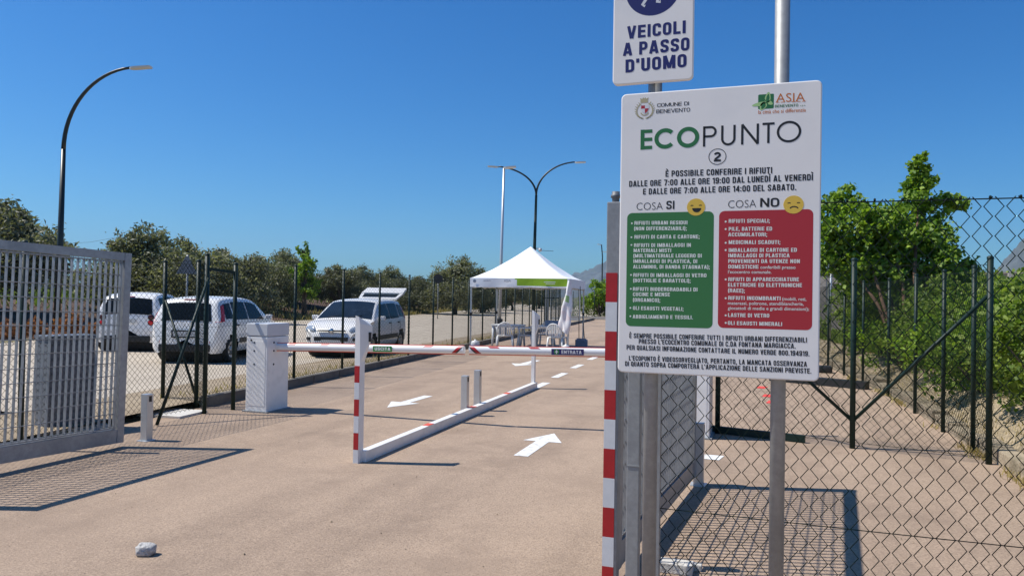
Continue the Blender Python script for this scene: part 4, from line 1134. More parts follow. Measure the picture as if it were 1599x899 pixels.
    m = MB(); m.box((3.66, 0, .43), (.01, .48, .10)); m.build('number_plate', M['plate'], t)
    for a in (0, 1):
        m = MB(); m.tube([(2.82, .1-.55*a, 1.03), (2.72, .45-.55*a, 1.10)], .008, 5); m.build('wiper', M['black'], t)
    return t
def carpos(Xc, Zc): x, y = cam2site(Xc, Zc); return (x, y, .004)
# nose towards the viewer, tailgate up
def place(ref_cam, head_cam, refx):
    """place so that the body point refx metres from the tail lies at ref_cam, heading head_cam (view coordinates)"""
    hx, hy = cam2site(*head_cam); n = math.hypot(hx, hy); hx, hy = hx/n, hy/n
    x, y = cam2site(*ref_cam); return (x-hx*refx, y-hy*refx, .004), math.atan2(hy, hx)
l, a = place((-4.42, 18.2), (-.16, -.99), 3.65)
hatchback('white hatchback with its tailgate raised, nose towards the barrier', l, a, True).scale = (1, 1.02, .955)
l, a = place((-7.14, 16.95), (.06, 1), .62)
hatchback('white hatchback seen from behind, with tall red tail lamps, beyond the braced fence', l, a, False).scale = (1, 1, .965)
SM = CarShape([(0, .60), (.02, .75), (.04, .90), (.07, 1.02), (.13, 1.22), (.2, 1.38), (.28, 1.47), (.5, 1.53), (1.0, 1.555), (1.5, 1.53), (1.7, 1.47), (1.95, 1.30), (2.2, 1.10), (2.32, 1.0), (2.45, .92), (2.58, .80), (2.66, .66), (2.69, .52)],
              [(0, .68), (.03, .74), (.08, .775), (.2, .79), (2.0, .79), (2.3, .74), (2.5, .66), (2.62, .56), (2.69, .46)], [(0, 1.0), (1.2, 1.0), (2.69, .95)], .24, .26)
l, a = place((-10.0, 19.3), (-.10, 1), 0)
t = thing('parked_car', 'small white two-seat car with paired round tail lamps, half behind the gate leaf', 'car', l, a)
build_car(SM, 2.69, (.42, 2.24), .29, t)
top_window(SM, .06, .215, t, .86, 'rear_window'); top_window(SM, 1.66, 2.25, t, .9)
side_window(SM, .95, 1.9, t, .06, .84, 0, -.25); side_window(SM, .35, .85, t, .06, .84)
for s_ in (1, -1):
    for z in (.90, .76):
        m = MB(); m.lathe([(.06, .06), (.06, .012), (.045, .002), (.001, -.002)], 16, (0.0, s_*.60, z), 'X'); m.build('tail_lamp', M['tail'] if z < .8 else M['taildark'], t)
        m = MB(); m.lathe([(.075, .06), (.075, .014), (.06, .013)], 16, (0.0, s_*.60, z), 'X'); m.build('lamp_surround', M['black'], t)
m = MB(); m.bbox((.0, 0, .34), (.07, 1.2, .16), .02); m.build('bumper_insert', M['black'], t)
m = MB(); m.box((-.016, 0, .80), (.012, .48, .11)); m.build('number_plate', M['plate'], t)
m = MB(); m.bbox((.235, 0, 1.43), (.03, .22, .022), .006); m.build('brake_light', M['tail'], t)

# ------------------------------------------------------------ street lamps
def led_head(o, d, name, parent, L=.62):
    d = Vector(d).normalized(); side = d.cross(Vector((0, 0, 1))).normalized(); u = side.cross(d)
    m = MB(); P_ = [(0, .05), (.08, .12), (.2, .15), (L-.05, .13), (L, .10)]
    top, bot = [], []
    for l_, w_ in P_:
        top += [o+d*l_+side*w_+u*.0, o+d*l_-side*w_+u*.0]; bot += [o+d*l_+side*w_*.9-u*.06, o+d*l_-side*w_*.9-u*.06]
    n = len(P_); vs = top+bot; fs = []
    for i in range(n-1):
        fs += [(2*i, 2*i+1, 2*i+3, 2*i+2), (2*n+2*i, 2*n+2*i+2, 2*n+2*i+3, 2*n+2*i+1), (2*i, 2*i+2, 2*n+2*i+2, 2*n+2*i), (2*i+1, 2*n+2*i+1, 2*n+2*i+3, 2*i+3)]
    fs += [(0, 2*n, 2*n+1, 1), (2*n-2, 2*n-1, 4*n-1, 4*n-2)]
    m.add(vs, fs); return m.build(name, M['led'], parent)
def curved_arm(z0, z1, reach, dirv, n=16):
    """quarter-ellipse arm leaving the pole top and levelling off"""
    return [Vector((dirv[0]*reach*(1-math.cos(a)), dirv[1]*reach*(1-math.cos(a)), z0+(z1-z0)*math.sin(a))) for a in [PI/2*.93*i/n for i in range(n+1)]]
rdir = (_r0.x, _r0.y)
b0 = atD(89, 26.0); t = thing('street_lamp', 'tall black lamp post with one long arm curving to the right, at the left', 'street lamp', b0)
m = MB(); m.tube([(0, 0, 0), (.08*rdir[0], .08*rdir[1], 3.0), (.12*rdir[0], .12*rdir[1], 6.5)], [.11, .10, .075], 14); m.build('pole', M['lamp'], t)
m = MB(); arm = [p_+Vector((.12*rdir[0], .12*rdir[1], 0)) for p_ in curved_arm(6.5, 9.42, 2.55, rdir)]; m.tube(arm, [.075-.030*i/16 for i in range(17)], 12); m.build('arm', M['lamp'], t)
led_head(arm[-1], (rdir[0], rdir[1], .09), 'lamp_head', t, .75)

b0 = atD(833.5, 42.5); t = thing('street_lamp', 'tall black lamp post with two arms spreading like a letter Y above the gazebo', 'street lamp', b0)
m = MB(); m.tube([(0, 0, 0), (0, 0, 4), (.06, 0, 7.4)], [.11, .095, .07], 12); m.build('pole', M['green'], t)
for s_, rch, zt in ((-1, 2.45, 9.02), (1, 2.45, 9.35)):
    m = MB(); arm = curved_arm(7.4, zt, rch, (rdir[0]*s_, rdir[1]*s_)); arm = [p_+Vector((.06, 0, 0)) for p_ in arm]; m.tube(arm, [.06-.02*i/16 for i in range(17)], 10); m.build('arm', M['lamp'], t)
    led_head(arm[-1], (rdir[0]*s_, rdir[1]*s_, .05), 'lamp_head', t, .62)
m = MB(); m.bbox((.20, .05, 4.35), (.30, .08, .06), .01); m.lathe([(.001, 4.16), (.09, 4.20), (.11, 4.28), (.10, 4.36), (.001, 4.38)], 12, (.33, .05, 0)); cc_ = m.build('security_camera', M['led'], t)
m = MB(); m.tube([(.4, .05, 4.24), (1.05, .3, 4.22)], .012, 5); m.build('antenna', M['black'], cc_)

b0 = atD(780.5, 29.5); t = thing('street_lamp', 'slim straight grey lamp post with a flat head, behind the gazebo', 'street lamp', b0)
m = MB(); m.tube([(0, 0, 0), (.04, 0, 3), (.085, .03, 6.68)], [.07, .06, .045], 12); m.build('pole', M['lampgrey'], t)
led_head(Vector((.06, .02, 6.72)), (rdir[0], rdir[1], .10), 'lamp_head', t, .50)
m = MB(); m.bbox((0, 0, .55), (.22, .22, .3), .02); m.build('pole_box', M['black'], t)
b0 = atD(940, 88); t = thing('street_lamp', 'distant thin lamp post right of the gazebo against the mountain', 'street lamp', b0)
m = MB(); m.tube([(0, 0, 0), (0, 0, 6.5), (-.12, -.05, 7.9)], [.09, .07, .06], 8); m.build('pole', M['lamp'], t)
led_head(Vector((0, 0, 7.1)), (rdir[0], rdir[1], -.1), 'lamp_head', t, .6); led_head(Vector((-.12, -.05, 7.9)), (-rdir[0], -rdir[1], .1), 'lamp_head', t, .5)

# road signs seen from behind, utility pole
b0 = atD(292, 22.5); t = thing('road_sign', 'grey back of a triangular road sign across the road, behind the braced fence', 'sign', b0)
m = MB(); m.tube([(0, 0, 0), (0, 0, 2.7)], .03, 10); m.build('pole', M['galvdull'], t)
m = MB(); m.prism([_r0*x*.45 + Vector((0, 0, z)) for x, z in ((-.72, 2.12), (.72, 2.12), (.08, 2.66), (-.08, 2.66))], _f0*-.04, _f0*-.05); m.build('plate', M['cabinet'], t)
b0 = atD(684, 50); t = thing('road_sign', 'dark round back of a road sign by the road beyond the tailgate', 'sign', b0)
m = MB(); m.tube([(0, 0, 0), (0, 0, 3.0)], .035, 10); m.build('pole', M['galvdull'], t)
m = MB(); m.prism([_r0*.32*math.cos(i*PI/8) + Vector((0, 0, 2.7+.32*math.sin(i*PI/8))) for i in range(16)], _f0*-.05, _f0*-.065); m.build('plate', M['black'], t)
b0 = atD(186, 75, 1.2); t = thing('utility_pole', 'thin wooden utility pole with a wire, far off above the gate leaf', 'utility pole', b0)
m = MB(); m.tube([(0, 0, 0), (0, 0, 6.0)], [.12, .08], 8); m.build('pole', M['bark'], t)
q = atD(60, 80, 6.6) - b0; m = MB(); m.tube([(0, 0, 5.8), Vector((0, 0, 5.8)).lerp(q, .35)-Vector((0, 0, .35)), Vector((0, 0, 5.8)).lerp(q, .7)-Vector((0, 0, .3)), q], .015, 4); m.build('wire', M['black'], t)

# ------------------------------------------------------------ gazebo, tables, chairs
gz = Vector((-8.40, 20.65, 0)); grz = rad(5)
t = thing('gazebo', 'white pop-up gazebo with a green and white valance over plastic tables', 'gazebo', gz, grz)
GL = 2.95; ez = 2.13; ap = 3.17
for x in (0, GL):
    for y in (0, GL):
        m = MB(); m.bar((x, y, 0), (x, y, ez-.02), .045, .045, Vector((0, 1, 0))); m.bbox((x, y, .01), (.12, .12, .02), .004); pl = m.build('leg', M['alu'], t)
        m = MB(); m.bbox((x, y, 1.05), (.065, .065, .10), .006); m.build('slider', M['black'], pl)
m = MB(); m.smooth = True
def roof(u, v_):
    x, y = u*GL, v_*GL; dx, dy = abs(u-.5)*2, abs(v_-.5)*2; e = max(dx, dy)
    z = ez + (ap-ez)*(1-e)**1.28 + .015*math.sin(6*PI*u)*math.sin(5*PI*v_)*e
    mn = min(dx, dy); z -= .05*(1-(mn/max(e, 1e-3))**2)*e*(1-e)*2
    return Vector((x-.03+.06*u, y-.03+.06*v_, z))
m.grid(roof, 32, 32); cn = m.build('canopy', M['canopy'], t, fix=False)
def valance(p0, p1, seed):
    m = MB(); m.smooth = True; p0, p1 = Vector(p0), Vector(p1); d = (p1-p0); nrm = Vector((d.y, -d.x, 0)).normalized()
    def fn(u, v_):
        return p0+d*u + nrm*(.012*math.sin(u*19+seed)*v_+.012) + Vector((0, 0, ez+.005-.27*v_ - .008*math.sin(u*9+seed)*v_))
    m.grid(fn, 48, 6)
    m.cur = 0; o = len(m.f)
    for i in range(48):
        for j in range(6):
            u = (i+.5)/48
            m.m[i*6+j] = 1 if (.455+.03*math.sin(j/6*PI) < u < .985 and j < 5) else 0
    return m.build('valance', [M['canopy'], M['canopygreen']], t, fix=False)
va = valance((-.03, -.03, 0), (GL+.03, -.03, 0), 0)
m = MB(); valance((GL+.03, -.03, 0), (GL+.03, GL+.03, 0), 2); valance((GL+.03, GL+.03, 0), (-.03, GL+.03, 0), 4); valance((-.03, GL+.03, 0), (-.03, -.03, 0), 5)
for o_ in t.children:
    if o_.name.startswith('valance.'):
        for p_ in o_.data.polygons: p_.material_index = 0
m = MB()
put_text(m, 'ASIA', (1.02, -.068, ez-.11), (1.24, -.068, ez-.11), .07, .01); put_text(m, 'BENEVENTO', (.40, -.068, ez-.10), (.62, -.068, ez-.10), .04, .01)
m.lathe([(.05, -.068), (.001, -.069)], 12, (.12, 0, ez-.09), 'Y'); m.build('lettering', M['weight'], va, fix=False)
m = MB(); m.box((2.40, -.064, ez-.10), (.34, .006, .022)); m.box((2.42, -.064, ez-.15), (.28, .006, .018)); m.build('print_band', M['cream'], va, fix=False)
# roof frame
for y in (0, GL):
    m = MB(); m.tube([(0, y, ez-.30), (GL*.5, y, ez-.12), (GL, y, ez-.30)], .014, 6); m.tube([(0, y, ez-.08), (GL*.5, y, ez-.30), (GL, y, ez-.08)], .014, 6); m.build('truss', M['alu'], t)
for x in (0, GL):
    m = MB(); m.tube([(x, 0, ez-.30), (x, GL*.5, ez-.12), (x, GL, ez-.30)], .014, 6); m.tube([(x, 0, ez-.08), (x, GL*.5, ez-.30), (x, GL, ez-.08)], .014, 6); m.build('truss', M['alu'], t)
gm = Matrix.Rotation(grz, 3, 'Z')
def gloc(x, y, z=0): return gz + gm @ Vector((x, y, z))
# bundled banner hanging at the front right leg
m = MB(); m.smooth = True; rr = random.Random(2)
def bn(u, v_):
    a = u*2*PI; z = 2.08 - 1.50*v_; r_ = .045+.15*v_**.8 + .05*math.sin(a*3+v_*5)*(.3+v_) + .03*math.sin(a*5-v_*9)*v_
    if v_ > .8: r_ *= 1-(v_-.8)*1.2
    return Vector((.03-.20*v_*.6 + r_*math.cos(a)*.9, -.05+r_*.55*math.sin(a), z+.05*math.sin(a*2)*v_))
m.grid(bn, 36, 24)
for i in range(36):
    for j in range(24): m.m[i*24+j] = 1 if 6 < j < 10 and i % 12 < 7 else 0
tag(m.build('banner', [M['cloth'], M['lgreen']], loc=gloc(GL, 0)), 'crumpled white banner cloth hanging bundled from the front right gazebo leg', 'banner').rotation_euler = (0, 0, grz)
# weights
def canister(loc, label, s=1.0):
    t = thing('canister', label, 'canister', loc)
    m = MB(); m.lathe([(.001, 0), (.12*s, 0), (.13*s, .02), (.13*s, .20*s), (.11*s, .25*s), (.03*s, .27*s), (.03*s, .30*s), (.001, .30*s)], 16); m.build('body', M['plastic'], t)
    m = MB(); m.lathe([(.1315*s, .07*s), (.1315*s, .14*s)], 16); m.build('label_band', M['ladder'], t)
canister(gloc(.16, -.02), 'white canister with blue band weighing down the left front gazebo leg')
canister(gloc(GL-.02, -.20), 'small white canister at the foot of the bundled banner', .85)
q = gloc(GL+.12, GL*.62, 0); t2 = thing('ballast_block', 'grey ballast block hanging on straps at the right side of the gazebo', 'ballast', q)
m = MB(); m.bbox((0, 0, .15), (.38, .16, .27), .03); m.box((0, 0, .30), (.30, .05, .03)); m.build('block', M['weight'], t2)
for x in (-.08, .1):
    m = MB(); m.tube([(x, 0, .29), (-.09+x*.2, 0, 1.95)], .012, 5); m.build('strap', M['black'], t2)
def table(loc, rz, w, d, label):
    t = thing('plastic_table', label, 'table', loc, rz, 'white plastic tables')
    m = MB(); m.bbox((0, 0, .71), (w, d, .035), .012); m.bbox((0, 0, .675), (w-.08, d-.08, .05), .01); m.build('table_top', M['plastic'], t)
    for sx in (-1, 1):
        for sy in (-1, 1):
            m = MB(); cx, cy = sx*(w/2-.07), sy*(d/2-.07)
            m.tube([(cx, cy, .68), (cx+sx*.01, cy+sy*.01, .35), (cx+sx*.03, cy+sy*.03, 0)], [.045, .036, .030], 8); m.build('leg', M['plastic'], t)
def chair(loc, rz, label):
    t = thing('plastic_chair', label, 'chair', loc, rz, 'white plastic garden chairs')
    m = MB(); m.smooth = True
    m.grid(lambda u, v_: Vector(((u-.5)*.44, (v_-.5)*.42, .43-.03*math.sin(PI*u)*math.sin(PI*v_))), 8, 8); m.grid(lambda u, v_: Vector(((u-.5)*.44, (v_-.5)*.42, .41-.03*math.sin(PI*u)*math.sin(PI*v_))), 8, 8)
    m.tube([(-.22, -.21, .42), (.22, -.21, .42), (.22, .21, .42), (-.22, .21, .42), (-.22, -.21, .42)], .016, 6); m.build('seat', M['plastic'], t)
    m = MB(); arc = [(-.24*math.cos(a), .22+.07*math.sin(a)+.06, .44+.38*math.sin(a)**.7) for a in [PI*i/14 for i in range(15)]]
    m.tube(arc, .02, 8)
    for i in range(-3, 4):
        x = i*.055; a = math.acos(min(1, abs(x)/.24)); m.box((x, .25, (.43+.44+.38*math.sin(a)**.7)/2), (.03, .014, .38*math.sin(a)**.7))
    m.build('backrest', M['plastic'], t)
    for sx in (-1, 1):
        m = MB(); m.tube([(sx*.25, .24, .62), (sx*.27, .05, .66), (sx*.27, -.18, .65), (sx*.25, -.22, .43)], .020, 7); m.build('armrest', M['plastic'], t)
        for sy in (-1, 1):
            m = MB(); m.tube([(sx*.21, sy*.19, .42), (sx*.25, sy*.25, 0)], [.034, .024], 7); m.build('leg', M['plastic'], t)
table(gloc(.92, 1.0), grz, .95, .75, 'white plastic table under the left half of the gazebo')
table(gloc(2.22, .75), grz, .95, .75, 'white plastic table under the right half of the gazebo')
chair(gloc(.98, .35), grz+PI+.2, 'white slatted plastic chair with its back to the viewer at the left table')
chair(gloc(1.98, 1.6), grz, 'white plastic chair behind the right-hand table, arched back showing')
chair(gloc(1.55, .75), grz-PI/2, 'white plastic chair between the two tables')
chair(gloc(2.62, .15), grz+PI-.2, 'white plastic chair beside the hanging banner')
k = MB(); k.box((0, 0, .01), (.42, .26, .02))
for sx, sy, a_, b_ in ((1, 0, .02, .26), (-1, 0, .02, .26), (0, 1, .42, .02), (0, -1, .42, .02)): k.box((sx*.21, sy*.13, .08), (a_, b_, .15))
tag(k.build('crate', M['weight'], loc=gloc(2.35, .85, .73)), 'small grey crate standing on the right plastic table', 'crate')

# far exit gate beside the end fence
b0 = atD(906, 49); t = thing('gate_leaf', 'galvanised gate leaf standing open at the far end, behind the gazebo', 'gate', b0, rad(78)); gate_leaf(t, 2.2, 2.1, .08, .05)
b0 = atD(854, 45); k = MB(); k.bbox((0, 0, 1.1), (.22, .22, 2.2), .01); tag(k.build('gate_column', M['galvdull'], loc=b0), 'pale galvanised column at the far end, seen under the gazebo', 'gate column')
b0 = atD(862, 41); t = thing('pedestrian_gate', 'narrow dark green gate frame in the far fence, seen under the gazebo', 'gate', b0, YAW)
for x in (-.4, .4):
    m = MB(); m.bar((x, 0, 0), (x, 0, 2.1), .05, .05, Vector((0, 1, 0))); m.build('stile', M['green'], t)
for z in (.1, 1.55):
    m = MB(); m.bar((-.4, 0, z), (.4, 0, z), .05, .05); m.build('rail', M['green'], t)

# ------------------------------------------------------------ small things on the paving
m = MB(); m.smooth = True; bmm = bmesh.new(); bmesh.ops.create_icosphere(bmm, subdivisions=3, radius=1)
vs = []
for v_ in bmm.verts:
    c = v_.co; q = Vector([math.copysign(abs(x)**.55, x) for x in c]); q *= 1/max(1, q.length*.72)
    n_ = 1+.16*(fbm(c.x*2+9, c.y*2+c.z*2+4, 3, 2)-.5)*2; vs.append(Vector((q.x*.075, q.y*.055, q.z*.05+.046))*n_)
m.add(vs, [[w.index for w in f_.verts] for f_ in bmm.faces]); bmm.free()
q = atZ(228, 867); o = m.build('stone', M['stone'], loc=(q.x, q.y, .004)); o.rotation_euler = (0, 0, .4); o.scale = (.74, .74, .72); tag(o, 'single pale stone with dark flecks lying on the paving at the lower left', 'stone')
m = MB(); m.bbox((0, 0, .03), (.19, .10, .06), .006); m.bbox((.03, .07, .02), (.22, .05, .04), .006); m.box((.02, -.02, .0615), (.05, .03, .003))
q = atZ(1056, 893); o = m.build('gate_stop', M['paleconc'], loc=(q.x, q.y, .004)); tag(o, 'white concrete gate stop at the bottom edge behind the fence mesh', 'gate stop')
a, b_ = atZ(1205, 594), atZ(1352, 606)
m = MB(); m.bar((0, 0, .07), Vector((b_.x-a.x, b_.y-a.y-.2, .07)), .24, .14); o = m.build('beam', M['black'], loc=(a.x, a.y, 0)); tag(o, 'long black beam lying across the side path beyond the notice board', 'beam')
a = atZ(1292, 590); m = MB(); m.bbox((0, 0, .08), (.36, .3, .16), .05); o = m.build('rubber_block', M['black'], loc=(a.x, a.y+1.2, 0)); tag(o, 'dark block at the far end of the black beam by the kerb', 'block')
t = thing('utility_cabinet', 'grey roadside utility cabinet seen through the bars of the left gate leaf', 'cabinet', (-7.55, 6.36, 0), rad(-16))
m = MB(); m.bbox((0, 0, .55), (.30, .50, 1.0), .012); m.build('body', M['cabinet'], t)
m = MB(); m.bbox((0, 0, 1.065), (.34, .54, .035), .008); m.build('roof', M['cabinet'], t)
m = MB(); m.box((.152, .0, .55), (.006, .43, .90)); m.build('door', M['cabinet'], t)
m = MB(); m.bbox((0, 0, .02), (.5, .75, .07), .02); m.build('plinth', M['paleconc'], t)

# wall behind the right-hand bank
w0, w1 = atD(1265, 27.5), atD(1640, 24.0); d = (w1-w0); Lw = d.length; d.normalize()
w0 = w0 - d*4; Lw += 8; t = thing('concrete_wall', 'weathered concrete panel wall behind the bushes on the right', 'wall', w0)
m = MB(); n = int(Lw/.5)
for i in range(n):
    a = d*(Lw*i/n); b_ = d*(Lw*(i+1)/n-.02); m.bar(a+Vector((0, 0, 1.35)), b_+Vector((0, 0, 1.35)), .10+.012*(i % 3), 2.5)
m.build('panel_row', M['wall'], t)
for i in range(0, n, 5):
    m = MB(); q = d*(Lw*i/n)-Vector((-d.y, d.x, 0))*.10; m.bar(q, q+Vector((0, 0, 2.62)), .14, .14, Vector((0, 1, 0))); m.build('wall_post', M['wallpost'], t)
m = MB(); m.bar(Vector((0, 0, 2.63)), d*Lw+Vector((0, 0, 2.63)), .18, .06); m.build('coping', M['wall'], t)
b0 = atD(1296, 19.5, .3); t = thing('road_sign', 'small white plate on a thin grey pole among the bushes right of the notice board', 'sign', b0)
m = MB(); m.tube([(0, 0, 0), (.03, 0, 2.6)], .028, 10); m.build('pole', M['lampgrey'], t)
m = MB(); m.bbox((0, -.04, 2.22), (.20, .02, .42), .004, YAW); m.build('plate', M['white'], t)

# ------------------------------------------------------------ vegetation
def leaf_mesh(pts, nrm_bias, size, rng, shape='leaf', elong=2.2):
    """one folded leaf per point; returns vertex array and quads"""
    n = len(pts)
    d = rng.normal(size=(n, 3)); d /= np.linalg.norm(d, axis=1)[:, None]
    b_ = np.asarray(nrm_bias); nn = rng.normal(size=(n, 3)) + b_; nn /= np.linalg.norm(nn, axis=1)[:, None]
    x = d - nn*(d*nn).sum(1)[:, None]; x /= np.linalg.norm(x, axis=1)[:, None]+1e-9; y = np.cross(nn, x)
    s = size*rng.uniform(.6, 1.35, n)[:, None]; w = s/elong
    V = np.stack([pts - x*s*.5, pts + y*w*.5 - x*s*.05 + nn*w*.12, pts + x*s*.5 - nn*s*.10, pts - y*w*.5 - x*s*.05 + nn*w*.12], 1).reshape(-1, 3)
    F = np.arange(n*4).reshape(n, 4)
    return V, F
def leaf_obj(name, V, m_, parent=None, loc=None):
    me = bpy.data.meshes.new(name); n = len(V)//4
    me.vertices.add(len(V)); me.vertices.foreach_set('co', V.astype(np.float32).ravel())
    me.loops.add(n*4); me.loops.foreach_set('vertex_index', np.arange(n*4, dtype=np.int32))
    me.polygons.add(n); me.polygons.foreach_set('loop_start', np.arange(0, n*4, 4, dtype=np.int32))
    me.materials.append(m_); me.update(calc_edges=True); me.validate()
    o = bpy.data.objects.new(name, me); COL.objects.link(o)
    if parent is not None: o.parent = parent
    if loc is not None: o.location = loc
    return o
def crown_pts(rng, blobs, n, fl=1.0):
    """blobs: (cx,cy,cz, rx,ry,rz); points in small twig clumps, mostly near the blob surfaces"""
    vol = np.array([b_[3]*b_[4]*b_[5] for b_ in blobs])**.75; vol /= vol.sum(); out = []
    per = 26
    for i in range(max(1, n//per)):
        b_ = blobs[rng.choice(len(blobs), p=vol)]
        d = rng.normal(size=3); d /= np.linalg.norm(d); r_ = rng.uniform(.35, 1.08)**.6
        c = np.array(b_[:3]) + d*np.array(b_[3:])*r_
        out.append(c + rng.normal(size=(per, 3))*np.array([.20, .20, .17])*min(b_[3:])*fl)
    return np.concatenate(out)
def make_tree(seed, h, trunk_h, spread, n, size, leafm, elong, name, nblob=9, upright=False, label='', cat='tree', loc=(0, 0, 0), group=None):
    rng = np.random.default_rng(seed); rr = random.Random(seed)
    t = thing(name, label, cat, loc, 0, group)
    blobs = []; tb_ = MB()
    top = Vector((rr.uniform(-.15, .15), rr.uniform(-.15, .15), trunk_h))
    tb_.tube([(0, 0, -.25), (rr.uniform(-.06, .06), rr.uniform(-.06, .06), trunk_h*.5), top], [h*.042, h*.032, h*.026], 8)
    for i in range(nblob):
        a = 2*PI*i/nblob*1.7 + rr.uniform(-.5, .5); lv = (i+.5)/nblob
        rad_ = spread*(1-lv**1.6*.75)*rr.uniform(.45, .95)*(.55 if upright else 1)
        c = Vector((math.cos(a)*rad_, math.sin(a)*rad_, trunk_h+(h-trunk_h)*(.10+.70*lv*rr.uniform(.85, 1.08))))
        s_ = spread*rr.uniform(.36, .54)*(1.1-.40*lv)
        blobs.append((c.x, c.y, c.z, s_, s_, s_*rr.uniform(.75, 1.05)*(1.25 if upright else 1)))
        mid = top.lerp(c, .5)+Vector((0, 0, .12*h*.3)); tb_.tube([top-Vector((0, 0, trunk_h*.2)), mid, c], [h*.018, h*.011, h*.004], 6, cap=False)
        for k_ in range(2):
            e = c + Vector((rr.uniform(-1, 1), rr.uniform(-1, 1), rr.uniform(.1, 1)))*s_*.8; tb_.tube([mid, c.lerp(e, .3), e], [h*.008, h*.005, h*.002], 5, cap=False)
    tb_.build('trunk', M['bark'], t)
    P_ = crown_pts(rng, blobs, n); V, F = leaf_mesh(P_, (0, 0, .6), size, rng, elong=elong)
    leaf_obj('crown', V, leafm, t); return t

oliveA = make_tree(1, 4.4, .8, 2.2, 19000, .19, M['olive'], 2.4, 'olive_tree', 17, label='x', group='olive trees along the road')
oliveB = make_tree(2, 4.2, .8, 2.2, 19000, .19, M['oliveb'], 2.4, 'olive_tree', 19, label='x', group='olive trees along the road')
oliveC = make_tree(3, 4.0, .7, 2.4, 18000, .19, M['olive'], 2.4, 'olive_tree', 15, label='x', group='olive trees along the road')
def fld(px, D):
    p_ = atD(px, D); X = (px-CX)/FPX*D; p_.z = max(field_h(X, D), 0); return p_
olives = [(oliveB, -12, 29.5, 1.12, 'dark grey-green olive tree at the left edge above the gate leaf'),
          (oliveA, 226, 36, 1.02, 'tall olive tree directly behind the small white two-seat car'),
          (oliveC, 300, 34.5, 1.0, 'broad olive tree behind the back of the triangular road sign'),
          (oliveB, 352, 37, .98, 'olive tree rising behind the rear-facing white hatchback'),
          (oliveC, 408, 46, .84, 'rounded olive tree behind the barrier cabinet'),
          (oliveA, 447, 52, .86, 'olive tree just left of the bright green sapling'),
          (oliveB, 528, 52, .88, 'olive tree just right of the bright green sapling'),
          (oliveC, 566, 60, .86, 'olive tree left of the raised tailgate'),
          (oliveA, 610, 66, .86, 'olive tree behind the raised tailgate'),
          (oliveB, 648, 64, .84, 'thin-stemmed olive tree right of the raised tailgate'),
          (oliveA, 712, 62, 1.12, 'tall olive tree beside the left corner of the gazebo'),
          (oliveC, 752, 70, 1.05, 'dark olive tree seen just under the left of the gazebo canopy'),
          (oliveB, 800, 84, 1.05, 'olive tree seen under the middle of the gazebo'),
          (oliveA, 842, 100, 1.05, 'olive tree seen under the right half of the gazebo')]
used = set()
for i, (src, px, D, s_, lab) in enumerate(olives):
    if src.name not in used:
        o = src; used.add(src.name); o.location = fld(px, D)
    else: o = dup(src, loc=fld(px, D))
    o.scale = (s_*rnd.uniform(.95, 1.1), s_*rnd.uniform(.95, 1.1), s_); o.rotation_euler = (0, 0, rnd.uniform(0, 6.28)); o['label'] = lab; o['group'] = 'olive trees along the road'
make_tree(9, 5.1, 1.2, 1.25, 2300, .20, M['leafy'], 1.8, 'sapling', 12, True, 'bright green slender sapling standing in the ploughed soil left of the raised tailgate', 'tree', fld(476, 46))
# far woods as one mass
rng = np.random.default_rng(12); Ps = []
for i in range(46):
    px = -60 + i*20.5 + rng.uniform(-8, 8); D = rng.uniform(66, 85) if px < 560 else rng.uniform(95, 125); p_ = fld(px, D)
    hgt = rng.uniform(1.4, 3.2)*(1.0 if px > 190 else 1.05)
    bl = [(p_.x+rng.uniform(-2, 2), p_.y+rng.uniform(-2, 2), p_.z+hgt*rng.uniform(.25, .72), 1.6, 1.6, hgt*.32) for _ in range(5)]
    Ps.append(crown_pts(rng, bl, 700))
V, F = leaf_mesh(np.concatenate(Ps), (0, 0, .5), .34, rng, elong=2.2)
tag(leaf_obj('far_wood', V, M['oliveb']), 'hazy band of far trees along the horizon beyond the olive grove', 'wood', None, 'stuff')
b0 = fld(180, 62); t = thing('cypress', 'tiny dark pointed cypress beside the far utility pole', 'tree', b0)
rng = np.random.default_rng(5); zz = rng.uniform(0, 1, 900); an = rng.uniform(0, 6.28, 900); r_ = .55*(1-zz)**.7*rng.uniform(.5, 1, 900)
leaf_obj('crown', leaf_mesh(np.stack([r_*np.cos(an), r_*np.sin(an), .6+zz*4.1], 1), (0, 0, .5), .22, rng)[0], M['oliveb'], t)
m = MB(); m.tube([(0, 0, -.2), (0, 0, 1.5)], .1, 6); m.build('trunk', M['bark'], t)

# tree on the right behind the bank
t = thing('fig_tree', 'leafy broad tree with brown stems above the bushes right of the notice board', 'tree', (2.62, 15.6, .4))
rng = np.random.default_rng(31); rr = random.Random(31)
def rp(px, py, D=15.6, dd=0.0):
    q = CC + ray(px, py)*(D/ray(px, py).dot(_f0)) + _f0*dd; return q - Vector((2.62, 15.6, .4))
blobs = []
for px, py, r_, dd in ((1300, 330, .34, 0), (1325, 312, .36, .3), (1352, 345, .42, -.3), (1310, 380, .40, .2), (1360, 395, .45, .1), (1395, 360, .50, .2), (1420, 320, .36, 0), (1440, 290, .30, .1),
                       (1432, 265, .22, 0), (1448, 275, .24, .2), (1465, 330, .32, .2), (1492, 308, .24, 0), (1505, 318, .18, .1), (1450, 370, .42, -.2), (1480, 385, .32, .2), (1500, 415, .32, 0), (1420, 420, .42, .4), (1350, 430, .35, .3), (1520, 435, .24, .1), (1300, 415, .30, 0), (1395, 400, .5, .5), (1440, 245, .12, 0)):
    q = rp(px, py, 15.6, dd); blobs.append((q.x, q.y, q.z, r_, r_, r_*.85))
